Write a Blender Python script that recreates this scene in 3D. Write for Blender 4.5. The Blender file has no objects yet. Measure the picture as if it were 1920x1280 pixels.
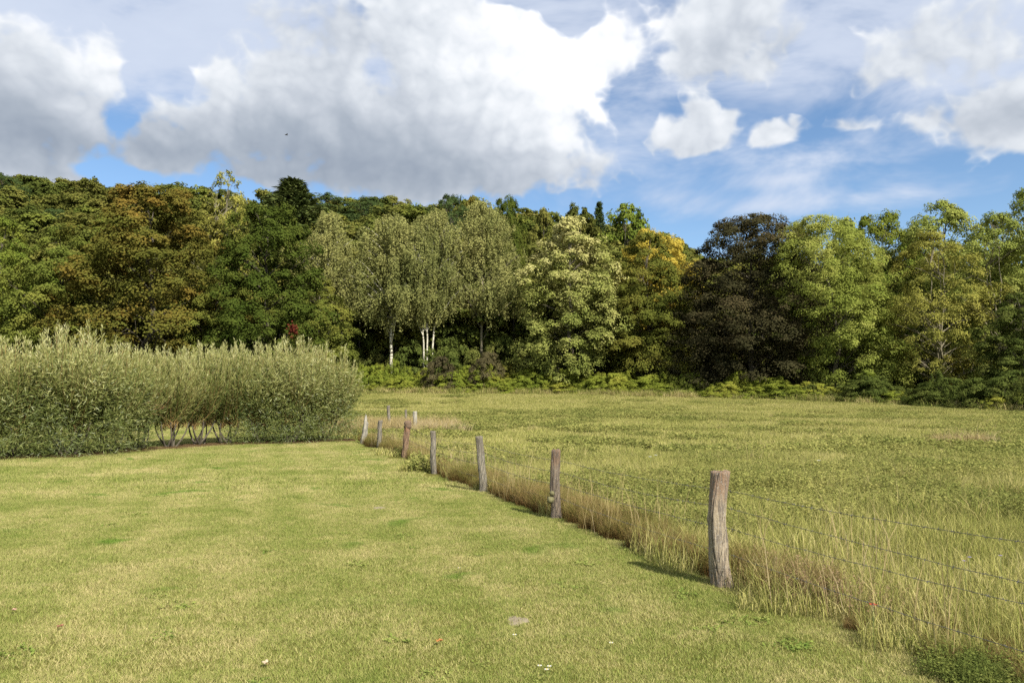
import bpy, math, random
import numpy as np

# ------------------------------------------------------------------ camera
scene = bpy.context.scene
COL = scene.collection
FPX, CX, CY, HOR, CAMH = 1390.0, 960.0, 640.0, 752.0, 1.75      # photo pixels (1920 x 1280)
PITCH = math.atan((HOR - CY) / FPX)
cam_data = bpy.data.cameras.new("camera")
cam_data.sensor_width = 36.0
cam_data.lens = FPX / 1920.0 * 36.0
cam_data.clip_start = 0.05
cam_data.clip_end = 5000.0
cam = bpy.data.objects.new("camera", cam_data)
cam.location = (0.0, 0.0, CAMH)
cam.rotation_euler = (math.radians(90.0) + PITCH, 0.0, 0.0)
COL.objects.link(cam)
scene.camera = cam


def ray(px, py):
    """direction (world) of the line of sight through a place in the photograph, with y = 1"""
    a, b = (px - CX) / FPX, (CY - py) / FPX
    y = math.cos(PITCH) - b * math.sin(PITCH)
    z = math.sin(PITCH) + b * math.cos(PITCH)
    return a / y, 1.0, z / y


def azel(px, py):
    x, y, z = ray(px, py)
    return math.atan2(x, y), math.atan2(z, math.hypot(x, y))


# ------------------------------------------------------------------ render settings, sun, sky
scene.view_settings.view_transform = 'Standard'
scene.view_settings.look = 'None'
scene.view_settings.gamma = 1.0
scene.view_settings.exposure = 0.85
scene.render.engine = 'CYCLES'
cy = scene.cycles
cy.max_bounces = 3
cy.diffuse_bounces = 3
cy.glossy_bounces = 2
cy.transmission_bounces = 3
cy.transparent_max_bounces = 4
cy.caustics_reflective = False
cy.caustics_refractive = False
cy.use_adaptive_sampling = True
cy.adaptive_threshold = 0.015
cy.use_denoising = False
cy.sample_clamp_indirect = 4.0

SUN_AZ = math.radians(145.0)      # clockwise from +Y: behind the camera, to the right
SUN_EL = math.radians(42.0)
sun_dir = np.array([math.sin(SUN_AZ) * math.cos(SUN_EL), math.cos(SUN_AZ) * math.cos(SUN_EL), math.sin(SUN_EL)])
sun_data = bpy.data.lights.new("sun", 'SUN')
sun_data.energy = 5.0
sun_data.angle = math.radians(0.55)
sun_data.color = (1.0, 0.95, 0.86)
sun = bpy.data.objects.new("sun", sun_data)
sun.rotation_euler = (math.radians(90.0) - SUN_EL, 0.0, math.pi - SUN_AZ)
sun.location = (20, -30, 40)
COL.objects.link(sun)


class G:
    """short hand for a node tree"""
    def __init__(self, nt):
        self.nt = nt

    def n(self, kind, **kw):
        nd = self.nt.nodes.new(kind)
        for k, v in kw.items():
            setattr(nd, k, v)
        return nd

    def put(self, sock, v):
        if isinstance(v, bpy.types.NodeSocket):
            self.nt.links.new(v, sock)
        elif v is not None:
            sock.default_value = v

    def m(self, op, a, b=None, c=None, clamp=False):
        nd = self.n('ShaderNodeMath', operation=op, use_clamp=clamp)
        for i, v in enumerate((a, b, c)):
            if v is not None:
                self.put(nd.inputs[i], v)
        return nd.outputs[0]

    def v(self, op, a, b=None, scale=None):
        nd = self.n('ShaderNodeVectorMath', operation=op)
        self.put(nd.inputs[0], a)
        if b is not None:
            self.put(nd.inputs[1], b)
        if scale is not None:
            self.put(nd.inputs['Scale'], scale)
        return nd.outputs['Value'] if op in ('DOT_PRODUCT', 'LENGTH') else nd.outputs[0]

    def ss(self, x, lo, hi, a=0.0, b=1.0):
        nd = self.n('ShaderNodeMapRange', interpolation_type='SMOOTHSTEP')
        self.put(nd.inputs['Value'], x)
        self.put(nd.inputs['From Min'], lo)
        self.put(nd.inputs['From Max'], hi)
        self.put(nd.inputs['To Min'], a)
        self.put(nd.inputs['To Max'], b)
        return nd.outputs[0]

    def lin(self, x, lo, hi, a=0.0, b=1.0):
        nd = self.n('ShaderNodeMapRange', clamp=True)
        self.put(nd.inputs['Value'], x)
        for k, w in (('From Min', lo), ('From Max', hi), ('To Min', a), ('To Max', b)):
            self.put(nd.inputs[k], w)
        return nd.outputs[0]

    def noise(self, vec, scale, detail=4.0, rough=0.55, lac=2.0, dist=0.0, color=False):
        nd = self.n('ShaderNodeTexNoise', noise_dimensions='3D')
        if vec is not None:
            self.put(nd.inputs['Vector'], vec)
        for k, w in (('Scale', scale), ('Detail', detail), ('Roughness', rough), ('Lacunarity', lac), ('Distortion', dist)):
            self.put(nd.inputs[k], w)
        return nd.outputs['Color' if color else 'Fac']

    def mix(self, fac, a, b):
        nd = self.n('ShaderNodeMix', data_type='RGBA', blend_type='MIX')
        self.put(nd.inputs[0], fac)
        for s, v in ((nd.inputs[6], a), (nd.inputs[7], b)):
            self.put(s, (*v, 1.0) if isinstance(v, tuple) and len(v) == 3 else v)
        return nd.outputs[2]


# cumulus masses: (photo x, photo y, radius x, radius y, weight)
CUMULUS = [
    (950, 120, 200, 125, 1.0), (1120, 115, 80, 70, 0.95), (1185, 80, 35, 35, 0.7), (1010, 60, 60, 45, 0.9), (820, 60, 120, 90, 0.95), (640, 70, 150, 60, 0.66),
    (1010, 260, 125, 75, 0.95), (1080, 300, 55, 40, 0.8), (740, 250, 310, 90, 1.0), (600, 160, 150, 70, 0.8),
    (470, 235, 180, 65, 0.9), (400, 165, 58, 46, 0.95), (310, 262, 130, 50, 0.9), (740, 322, 340, 42, 0.82), (540, 318, 200, 34, 0.78),
    (50, 200, 140, 100, 0.98), (180, 125, 36, 46, 0.9), (150, 235, 55, 60, 0.85), (30, 300, 120, 48, 0.85),
    (1350, 50, 125, 80, 0.95), (1300, 130, 90, 40, 0.75), (1450, 80, 55, 60, 0.8),
    (1280, 240, 100, 34, 0.88), (1310, 205, 45, 28, 0.85), (1375, 210, 34, 20, 0.75), (1475, 252, 38, 22, 0.86), (1504, 236, 12, 18, 0.75), (1590, 240, 48, 16, 0.68),
    (1890, 215, 110, 55, 0.9), (1770, 225, 90, 40, 0.72), (1760, 80, 160, 70, 0.62), (1620, 150, 80, 40, 0.5),
]
HOLES = [(235, 215, 22, 45, -0.32), (220, 316, 80, 13, -0.4), (1070, 40, 50, 22, -0.9), (960, 6, 60, 10, -0.7), (1185, 205, 30, 40, -0.5), (1540, 110, 30, 50, -0.4), (300, 140, 50, 22, -0.4)]
# how the masses are lit: thick grey undersides (negative) and the bright flank that faces the sun
TONES = [(690, 328, 400, 55, -0.52), (540, 245, 200, 60, -0.26), (800, 200, 160, 60, -0.12), (600, 50, 190, 70, -0.25), (60, 270, 150, 60, -0.42), (20, 200, 90, 50, -0.12), (1360, 110, 130, 60, -0.26), (1905, 225, 50, 26, -0.2), (1750, 110, 200, 100, -0.16),
         (1080, 120, 150, 100, 0.32), (900, 70, 160, 80, 0.15), (1020, 270, 90, 45, 0.14), (400, 160, 50, 45, 0.22), (190, 130, 40, 50, 0.2), (150, 230, 50, 40, 0.2), (1480, 250, 40, 30, 0.1)]


def new_group(name):
    nt = bpy.data.node_groups.new(name, 'ShaderNodeTree')
    nt.interface.new_socket("Vector", in_out='INPUT', socket_type='NodeSocketVector')
    nt.interface.new_socket("Field", in_out='OUTPUT', socket_type='NodeSocketFloat')
    g = G(nt)
    return nt, g, g.n('NodeGroupInput').outputs[0], g.n('NodeGroupOutput').inputs[0]


def blobs(g, ang, lst, grow, union=False):
    tot = 0.0
    for px, py, rx, ry, wt in lst:
        a0, e0 = azel(px, py)
        kx, ky = FPX / (rx * grow), FPX / (ry * grow)
        nd = g.n('ShaderNodeVectorMath', operation='MULTIPLY_ADD')
        g.put(nd.inputs[0], ang)
        nd.inputs[1].default_value = (kx, ky, 0.0)
        nd.inputs[2].default_value = (-a0 * kx, -e0 * ky, 0.0)
        e = g.v('DOT_PRODUCT', nd.outputs[0], nd.outputs[0])
        b = g.m('POWER', 0.3679, e)
        tot = g.m('SMOOTH_MAX', tot, g.m('MULTIPLY', b, wt), 0.12) if union else g.m('MULTIPLY_ADD', b, wt, tot)
    return tot


def angles(g, d):
    sep = g.n('ShaderNodeSeparateXYZ')
    g.put(sep.inputs[0], d)
    az = g.m('ARCTAN2', sep.outputs[0], sep.outputs[1])
    el = g.m('ARCSINE', sep.outputs[2])
    c = g.n('ShaderNodeCombineXYZ')
    g.put(c.inputs[0], az)
    g.put(c.inputs[1], el)
    return az, el, c.outputs[0]


def mass_group():
    """direction -> the large shape of the cumulus clouds"""
    nt, g, vin, out = new_group("cloud_mass")
    d = g.v('NORMALIZE', vin)
    w = g.v('SUBTRACT', g.noise(d, 6.0, 2.0, 0.6, color=True), (0.5, 0.5, 0.5))
    az, el, ang = angles(g, g.v('ADD', d, g.v('SCALE', w, scale=0.06)))
    tot = g.m('ADD', blobs(g, ang, CUMULUS, 1.38, True), blobs(g, ang, HOLES, 1.2))
    inside = g.m('MULTIPLY', g.ss(g.m('ABSOLUTE', az), 0.62, 1.0, 1.0, 0.0), g.ss(el, 0.52, 0.8, 1.0, 0.0))
    bias = g.m('MULTIPLY_ADD', inside, -0.48, 0.05)
    big = g.m('SUBTRACT', g.noise(g.v('MULTIPLY', d, (1.0, 1.0, 1.35)), 3.4, 2.0, 0.5), 0.5)
    f = g.m('ADD', tot, bias)
    f = g.m('MULTIPLY_ADD', big, g.m('MULTIPLY_ADD', inside, -1.1, 1.5), f)
    g.put(out, g.m('ADD', f, g.ss(el, 0.0, 0.16, -0.25, 0.0)))
    return nt


def puff_group():
    """direction -> the billows of the cloud surface"""
    nt, g, vin, out = new_group("cloud_puffs")
    st = g.v('MULTIPLY', vin, (1.0, 1.0, 1.15))
    f = g.m('MULTIPLY', g.m('SUBTRACT', g.noise(st, 10.0, 5.0, 0.56), 0.5), 0.62)
    for sc, wt in ((17.0, 0.55), (36.0, 0.30), (80.0, 0.13)):
        nd = g.m('ABSOLUTE', g.m('SUBTRACT', g.noise(g.v('ADD', st, (sc, 0.3, 1.7)), sc, 0.0), 0.5))
        f = g.m('MULTIPLY_ADD', nd, -wt * 1.6, f)
    g.put(out, g.m('ADD', f, 0.16))
    return nt


world = bpy.data.worlds.new("World")
scene.world = world
world.use_nodes = True
wnt = world.node_tree
wnt.nodes.clear()
g = G(wnt)
wout = g.n('ShaderNodeOutputWorld')
sky = g.n('ShaderNodeTexSky', sky_type='NISHITA', sun_disc=False)
sky.sun_elevation = SUN_EL
sky.sun_rotation = SUN_AZ
sky.air_density = 1.0
sky.dust_density = 0.1
sky.ozone_density = 2.2
tc = g.n('ShaderNodeTexCoord')
D = g.v('NORMALIZE', tc.outputs['Generated'])
AZ, EL, ANG = angles(g, D)
mass, puff = mass_group(), puff_group()


def field(tree, vec):
    nd = g.n('ShaderNodeGroup')
    nd.node_tree = tree
    g.put(nd.inputs[0], vec)
    return nd.outputs[0]


# slope of the cloud surface towards the side the sun lights (sideways and up)
side = g.v('NORMALIZE', g.v('CROSS_PRODUCT', D, (0.0, 0.0, 1.0)))
up = g.v('CROSS_PRODUCT', side, D)
lit_dir = g.v('NORMALIZE', g.v('ADD', g.v('SCALE', side, scale=0.72), g.v('SCALE', up, scale=0.70)))
M0, P0 = field(mass, D), field(puff, D)
P1 = field(puff, g.v('ADD', D, g.v('SCALE', lit_dir, scale=0.022)))
F0 = g.m('ADD', M0, P0)
lit = g.m('MULTIPLY_ADD', g.m('SUBTRACT', P0, P1), 0.62, 0.58)
lit = g.m('ADD', lit, blobs(g, ANG, TONES, 1.2))
lit = g.m('ADD', lit, g.ss(EL, 0.20, 0.46, -0.06, 0.06))
lit = g.m('MULTIPLY_ADD', F0, -0.20, lit)
cr = g.n('ShaderNodeValToRGB')
els = cr.color_ramp.elements
els[0].position, els[0].color = 0.0, (0.27, 0.315, 0.385, 1)
els[1].position, els[1].color = 1.0, (0.93, 0.935, 0.95, 1)
for p, c in ((0.2, (0.34, 0.385, 0.45, 1)), (0.42, (0.47, 0.51, 0.57, 1)), (0.62, (0.64, 0.675, 0.72, 1)), (0.80, (0.81, 0.825, 0.85, 1))):
    e = els.new(p)
    e.color = c
g.put(cr.inputs[0], g.m('MULTIPLY_ADD', lit, 0.82, 0.16))
alpha = g.ss(F0, -0.05, 0.22)
# thin high veil
vv = g.v('MULTIPLY', D, (1.0, 1.0, 2.2))
vn = g.noise(vv, 5.0, 5.0, 0.58, dist=0.3)
veil = g.m('ADD', vn, g.ss(EL, 0.19, 0.46, -0.19, 0.13))
THIN = [(1430, 388, 150, 20, 0.22), (1250, 372, 80, 22, 0.20), (1440, 340, 55, 12, 0.16), (1800, 355, 110, 16, 0.14), (260, 90, 260, 80, 0.12), (1680, 130, 240, 120, 0.13), (600, 60, 150, 60, 0.1)]
veil = g.m('ADD', veil, blobs(g, ANG, THIN, 1.2))
veil_a = g.m('MULTIPLY', g.ss(veil, 0.40, 0.74), 0.85)
veil_c = g.mix(vn, (0.44, 0.50, 0.63), (0.66, 0.71, 0.80))

hue = g.n('ShaderNodeHueSaturation')
hue.inputs['Saturation'].default_value = 1.08
g.put(hue.inputs['Color'], sky.outputs[0])
bg_sky = g.n('ShaderNodeBackground')
g.put(bg_sky.inputs[0], hue.outputs[0])
bg_sky.inputs[1].default_value = 0.088
bg_veil = g.n('ShaderNodeBackground')
g.put(bg_veil.inputs[0], veil_c)
bg_veil.inputs[1].default_value = 0.70
bg_cu = g.n('ShaderNodeBackground')
g.put(bg_cu.inputs[0], cr.outputs[0])
bg_cu.inputs[1].default_value = 0.70
m1 = g.n('ShaderNodeMixShader')
g.put(m1.inputs[0], veil_a)
wnt.links.new(bg_sky.outputs[0], m1.inputs[1])
wnt.links.new(bg_veil.outputs[0], m1.inputs[2])
m2 = g.n('ShaderNodeMixShader')
g.put(m2.inputs[0], alpha)
wnt.links.new(m1.outputs[0], m2.inputs[1])
wnt.links.new(bg_cu.outputs[0], m2.inputs[2])
wnt.links.new(m2.outputs[0], wout.inputs[0])
world.cycles.sampling_method = 'NONE'

# ------------------------------------------------------------------ helpers: terrain, meshes, materials
def smooth(x):
    x = np.clip(x, 0.0, 1.0)
    return x * x * (3 - 2 * x)


def zg(X, Y):
    """height of the ground"""
    X = np.asarray(X, dtype=float)
    Y = np.asarray(Y, dtype=float)
    r = np.clip(Y - 25.0, 0.0, 65.0) / 60.0
    z = 2.55 * r * r + 0.085 * np.clip(Y - 90.0, 0.0, 130.0)
    a = X / np.maximum(Y, 30.0)
    A = np.interp(a, [-0.9, -0.68, -0.42, -0.24, -0.04, 0.10, 0.24, 0.4, 0.9], [34, 33.0, 28.5, 26.0, 24.0, 20.5, 14, 8, 8])
    return z + A * smooth((Y - 98.0) / 100.0)


def on_ground(px, py):
    """the place on the ground seen at a place in the photograph"""
    dx, dy, dz = ray(px, py)
    lo, hi = 2.0, 400.0
    ys = np.linspace(lo, hi, 8000)
    h = CAMH + dz * ys - zg(dx * ys, ys)
    k = int(np.argmax(h < 0))
    y = ys[k]
    return dx * y, y, float(zg(dx * y, y))


def at_depth(px, py, Y):
    dx, dy, dz = ray(px, py)
    return dx * Y, Y, CAMH + dz * Y


def mesh_np(name, verts, faces, face_attr=None, vert_attr=None, smooth_shade=False):
    """faces: list of (n,k) integer arrays"""
    me = bpy.data.meshes.new(name)
    verts = np.ascontiguousarray(verts, dtype=np.float32)
    me.vertices.add(len(verts))
    me.vertices.foreach_set('co', verts.ravel())
    faces = [np.asarray(f, dtype=np.int32) for f in faces if len(f)]
    loops = np.concatenate([f.ravel() for f in faces])
    tot = np.concatenate([np.full(len(f), f.shape[1], dtype=np.int32) for f in faces])
    start = np.concatenate([[0], np.cumsum(tot)[:-1]]).astype(np.int32)
    me.loops.add(len(loops))
    me.loops.foreach_set('vertex_index', loops)
    me.polygons.add(len(tot))
    me.polygons.foreach_set('loop_start', start)
    me.polygons.foreach_set('loop_total', tot)
    if smooth_shade:
        me.polygons.foreach_set('use_smooth', np.ones(len(tot), dtype=bool))
    for dom, dct in (('FACE', face_attr), ('POINT', vert_attr)):
        for k, v in (dct or {}).items():
            at = me.attributes.new(k, 'FLOAT', dom)
            at.data.foreach_set('value', np.ascontiguousarray(v, dtype=np.float32))
    me.update()
    me.validate()
    return me


def unit(v):
    return v / np.maximum(np.linalg.norm(v, axis=-1, keepdims=True), 1e-9)


def leaf_quads(pos, axis, nrm, L, W, wide=0.45, curl=0.12):
    """a pointed leaf of four corners at every pos"""
    axis = unit(axis)
    side = unit(np.cross(axis, nrm))
    nn = np.cross(side, axis)
    L = np.broadcast_to(L, (len(pos),))[:, None]
    W = np.broadcast_to(W, (len(pos),))[:, None]
    mid = pos + axis * L * wide - nn * L * curl * 0.5
    v = np.stack([pos, mid + side * W * 0.5, pos + axis * L - nn * L * curl, mid - side * W * 0.5], axis=1)
    n = len(pos)
    return v.reshape(-1, 3), np.arange(n * 4).reshape(n, 4)


class Tubes:
    """tapered tubes collected into one mesh"""
    def __init__(self):
        self.v, self.f, self.n = [], [], 0

    def add(self, pts, rad, sides=6, cap=True, rough=0.0, rng=None):
        pts = np.asarray(pts, dtype=float)
        rad = np.broadcast_to(np.asarray(rad, dtype=float), (len(pts),))
        t = unit(np.gradient(pts, axis=0))
        ref = np.where(np.abs(t[:, 2:3]) > 0.9, np.array([[1.0, 0, 0]]), np.array([[0, 0, 1.0]]))
        a = unit(np.cross(t, ref))
        for i in range(1, len(a)):
            a[i] = unit(a[i - 1] - t[i] * np.dot(a[i - 1], t[i]))
        b = np.cross(t, a)
        th = np.linspace(0, 2 * math.pi, sides, endpoint=False)
        rr = np.ones((len(pts), sides))
        if rough and rng is not None:
            rr = rr + rng.normal(0, rough, rr.shape)
        ring = pts[:, None, :] + (a[:, None, :] * np.cos(th)[None, :, None] + b[:, None, :] * np.sin(th)[None, :, None]) * (rad[:, None] * rr)[:, :, None]
        k = len(pts)
        idx = self.n + np.arange(k * sides).reshape(k, sides)
        q = np.stack([idx[:-1], np.roll(idx[:-1], -1, 1), np.roll(idx[1:], -1, 1), idx[1:]], axis=-1).reshape(-1, 4)
        self.v.append(ring.reshape(-1, 3))
        self.f.append(q)
        self.n += k * sides
        if cap:
            self.v.append(pts[-1:] + t[-1:] * rad[-1] * 0.3)
            top = idx[-1]
            tip = np.full(sides, self.n)
            self.f.append(np.stack([top, np.roll(top, -1), tip, tip], axis=-1)[:, :3])
            self.n += 1

    def mesh(self, name, smooth_shade=True):
        q = [f for f in self.f if f.shape[1] == 4]
        t = [f for f in self.f if f.shape[1] == 3]
        return mesh_np(name, np.concatenate(self.v), ([np.concatenate(q)] if q else []) + ([np.concatenate(t)] if t else []), smooth_shade=smooth_shade)


def link(name, me, mat=None, parent=None, **props):
    o = bpy.data.objects.new(name, me)
    COL.objects.link(o)
    if mat is not None:
        if len(me.materials) == 0:
            me.materials.append(mat)
        o.material_slots[0].link = 'OBJECT'
        o.material_slots[0].material = mat
    if parent is not None:
        o.parent = parent
    for k, v in props.items():
        if v is not None:
            o[k] = v
    return o


def empty(name, loc, label, category, group=None, rz=0.0, scale=(1, 1, 1)):
    o = bpy.data.objects.new(name, None)
    o.empty_display_size = 0.3
    COL.objects.link(o)
    o.location = loc
    o.rotation_euler = (0, 0, rz)
    o.scale = scale
    o['label'] = label
    o['category'] = category
    if group:
        o['group'] = group
    return o


def mat_new(name):
    m = bpy.data.materials.new(name)
    m.use_nodes = True
    m.node_tree.nodes.clear()
    g = G(m.node_tree)
    return m, g, g.n('ShaderNodeOutputMaterial').inputs[0]


def attr(g, name):
    return g.n('ShaderNodeAttribute', attribute_name=name).outputs['Fac']


ALBEDO = 0.75                     # all surface colours below were picked a little light


def ramp(g, fac, stops, interp='LINEAR'):
    nd = g.n('ShaderNodeValToRGB')
    nd.color_ramp.interpolation = interp
    e = nd.color_ramp.elements
    stops = [(p, (c[0] * ALBEDO, c[1] * ALBEDO, c[2] * ALBEDO * 0.86)) for p, c in stops]
    e[0].position, e[0].color = stops[0][0], (*stops[0][1], 1)
    e[1].position, e[1].color = stops[-1][0], (*stops[-1][1], 1)
    for p, c in stops[1:-1]:
        x = e.new(p)
        x.color = (*c, 1)
    g.put(nd.inputs[0], fac)
    return nd.outputs[0]


def leaf_shader(g, out, color, transl=0.3, gloss=0.06, rough=0.45, tcol=None):
    """thin leaf: scatters light on both sides, with a little sheen"""
    d = g.n('ShaderNodeBsdfDiffuse')
    g.put(d.inputs[0], color)
    t = g.n('ShaderNodeBsdfTranslucent')
    g.put(t.inputs[0], tcol if tcol is not None else color)
    m = g.n('ShaderNodeMixShader')
    m.inputs[0].default_value = transl
    g.nt.links.new(d.outputs[0], m.inputs[1])
    g.nt.links.new(t.outputs[0], m.inputs[2])
    if gloss <= 0:
        g.nt.links.new(m.outputs[0], out)
        return
    gl = g.n('ShaderNodeBsdfGlossy')
    gl.inputs['Color'].default_value = (1, 1, 1, 1)
    gl.inputs['Roughness'].default_value = rough
    m2 = g.n('ShaderNodeMixShader')
    m2.inputs[0].default_value = gloss
    g.nt.links.new(m.outputs[0], m2.inputs[1])
    g.nt.links.new(gl.outputs[0], m2.inputs[2])
    g.nt.links.new(m2.outputs[0], out)


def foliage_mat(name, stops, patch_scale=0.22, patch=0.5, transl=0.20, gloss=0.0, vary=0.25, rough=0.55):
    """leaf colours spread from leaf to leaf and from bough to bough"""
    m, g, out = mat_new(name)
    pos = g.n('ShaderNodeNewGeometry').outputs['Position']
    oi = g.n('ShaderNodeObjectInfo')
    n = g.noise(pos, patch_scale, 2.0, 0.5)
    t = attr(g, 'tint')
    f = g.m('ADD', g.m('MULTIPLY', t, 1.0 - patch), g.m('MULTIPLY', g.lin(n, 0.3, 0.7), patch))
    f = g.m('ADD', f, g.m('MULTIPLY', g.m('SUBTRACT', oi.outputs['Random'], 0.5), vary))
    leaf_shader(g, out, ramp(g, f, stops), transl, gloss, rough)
    return m


def scatter(name, pts, rotz, scl, variant, protos, label=None, kind='stuff', tilt=True):
    """ONE object that sets shared tufts on many points (geometry nodes); used for uncountable growth only"""
    pts = np.asarray(pts, dtype=np.float32)
    n = len(pts)
    me = bpy.data.meshes.new(name)
    me.vertices.add(n)
    me.vertices.foreach_set('co', pts.ravel())
    rot = np.zeros((n, 3), dtype=np.float32)
    rot[:, 2] = rotz
    if tilt:
        X, Y, e = pts[:, 0], pts[:, 1], 0.4
        nx = -(zg(X + e, Y) - zg(X - e, Y)) / (2 * e)
        ny = -(zg(X, Y + e) - zg(X, Y - e)) / (2 * e)
        nn = unit(np.stack([nx, ny, np.ones(n)], axis=1))
        c, s = np.cos(rotz), np.sin(rotz)
        lx, ly = c * nn[:, 0] + s * nn[:, 1], -s * nn[:, 0] + c * nn[:, 1]
        rot[:, 0] = -np.arcsin(ly)
        rot[:, 1] = np.arctan2(lx, nn[:, 2])
    at = me.attributes.new('rot', 'FLOAT_VECTOR', 'POINT')
    at.data.foreach_set('vector', rot.ravel())
    scl = np.asarray(scl, dtype=np.float32)
    if scl.ndim == 1:
        scl = np.stack([scl] * 3, axis=1)
    at = me.attributes.new('scl', 'FLOAT_VECTOR', 'POINT')
    at.data.foreach_set('vector', np.ascontiguousarray(scl).ravel())
    at = me.attributes.new('variant', 'INT', 'POINT')
    at.data.foreach_set('value', np.asarray(variant, dtype=np.int32))
    o = bpy.data.objects.new(name, me)
    COL.objects.link(o)
    o['kind'] = kind
    if label:
        o['label'] = label
    pc = bpy.data.collections.new(name + "_sources")
    for i, (pm, mat) in enumerate(protos):
        po = bpy.data.objects.new("%s_source_%02d" % (name, i), pm)
        if len(pm.materials) == 0:
            pm.materials.append(mat)
        po.material_slots[0].link = 'OBJECT'
        po.material_slots[0].material = mat
        pc.objects.link(po)
    nt = bpy.data.node_groups.new(name + "_scatter", 'GeometryNodeTree')
    nt.interface.new_socket("Geometry", in_out='INPUT', socket_type='NodeSocketGeometry')
    nt.interface.new_socket("Geometry", in_out='OUTPUT', socket_type='NodeSocketGeometry')
    N, L = nt.nodes.new, nt.links.new
    gi, go = N('NodeGroupInput'), N('NodeGroupOutput')
    ci = N('GeometryNodeCollectionInfo')
    ci.inputs['Collection'].default_value = pc
    ci.inputs['Separate Children'].default_value = True
    ci.inputs['Reset Children'].default_value = True
    iop = N('GeometryNodeInstanceOnPoints')
    iop.inputs['Pick Instance'].default_value = True

    def na(nm, ty):
        a = N('GeometryNodeInputNamedAttribute')
        a.data_type = ty
        a.inputs['Name'].default_value = nm
        return a.outputs['Attribute']
    L(gi.outputs[0], iop.inputs['Points'])
    L(ci.outputs[0], iop.inputs['Instance'])
    L(na('variant', 'INT'), iop.inputs['Instance Index'])
    L(na('rot', 'FLOAT_VECTOR'), iop.inputs['Rotation'])
    L(na('scl', 'FLOAT_VECTOR'), iop.inputs['Scale'])
    L(iop.outputs[0], go.inputs[0])
    md = o.modifiers.new("scatter", 'NODES')
    md.node_group = nt
    return o


# ------------------------------------------------------------------ the fence line, measured from the photograph
# foot x, foot y, top x, top y, width at the foot, width at the top (photo pixels), kind of post
POSTS = [
    (1364, 1100, 1352, 884, 40, 33, 'near'), (1043, 972, 1042, 843, 19, 17, 'knob'), (907, 922, 898, 818, 15, 13, 'plain'),
    (815, 888, 812, 808, 11, 10, 'plain'), (757, 857, 764, 789, 10, 11, 'block'), (711, 841, 713, 788, 8, 8, 'plain'), (680, 832, 687, 776, 13, 9, 'split'),
]
FEET = [on_ground(p[0], p[1]) for p in POSTS]
_d = np.array(FEET[0][:2]) - np.array(FEET[1][:2])
P0 = np.array(FEET[0][:2]) + _d
P00 = P0 + _d
LINE = np.array([P00 + _d, P00, P0] + [f[:2] for f in FEET] + [(-7.4, 36.0), (-9.0, 46.0)])
_ly, _lx = LINE[:, 1], LINE[:, 0]


def fence_x(Y):
    return np.interp(Y, _ly, _lx)

# ------------------------------------------------------------------ ground
def build_ground():
    ys = np.unique(np.concatenate([np.linspace(-30, 20, 26), np.linspace(20, 110, 61), np.linspace(110, 230, 49), np.linspace(230, 2500, 18)]))
    xs = np.unique(np.concatenate([np.linspace(-1500, -170, 10), np.linspace(-170, 170, 86), np.linspace(170, 1500, 10)]))
    X, Y = np.meshgrid(xs, ys)
    Z = zg(X, Y)
    v = np.stack([X, Y, Z], axis=-1).reshape(-1, 3)
    nx, ny = len(xs), len(ys)
    i = np.arange(nx * ny).reshape(ny, nx)
    q = np.stack([i[:-1, :-1], i[:-1, 1:], i[1:, 1:], i[1:, :-1]], axis=-1).reshape(-1, 4)
    me = mesh_np("ground", v, [q], smooth_shade=True)
    m, g, out = mat_new("turf_soil")
    pos = g.n('ShaderNodeNewGeometry').outputs['Position']
    sep = g.n('ShaderNodeSeparateXYZ')
    g.put(sep.inputs[0], pos)
    n1 = g.noise(pos, 0.55, 5.0, 0.6)
    n2 = g.noise(pos, 14.0, 4.0, 0.6)
    grass = ramp(g, g.m('ADD', g.m('MULTIPLY', n1, 0.6), g.m('MULTIPLY', n2, 0.4)), [(0.3, (0.075, 0.085, 0.022)), (0.5, (0.14, 0.135, 0.04)), (0.7, (0.20, 0.175, 0.065))])
    litter = ramp(g, n2, [(0.3, (0.020, 0.016, 0.010)), (0.7, (0.06, 0.045, 0.025))])
    col = g.mix(g.ss(sep.outputs[1], 86.0, 91.0), grass, litter)
    d = g.n('ShaderNodeBsdfDiffuse')
    g.put(d.inputs[0], col)
    g.nt.links.new(d.outputs[0], out)
    link("ground", me, m, kind='structure')


build_ground()

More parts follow.
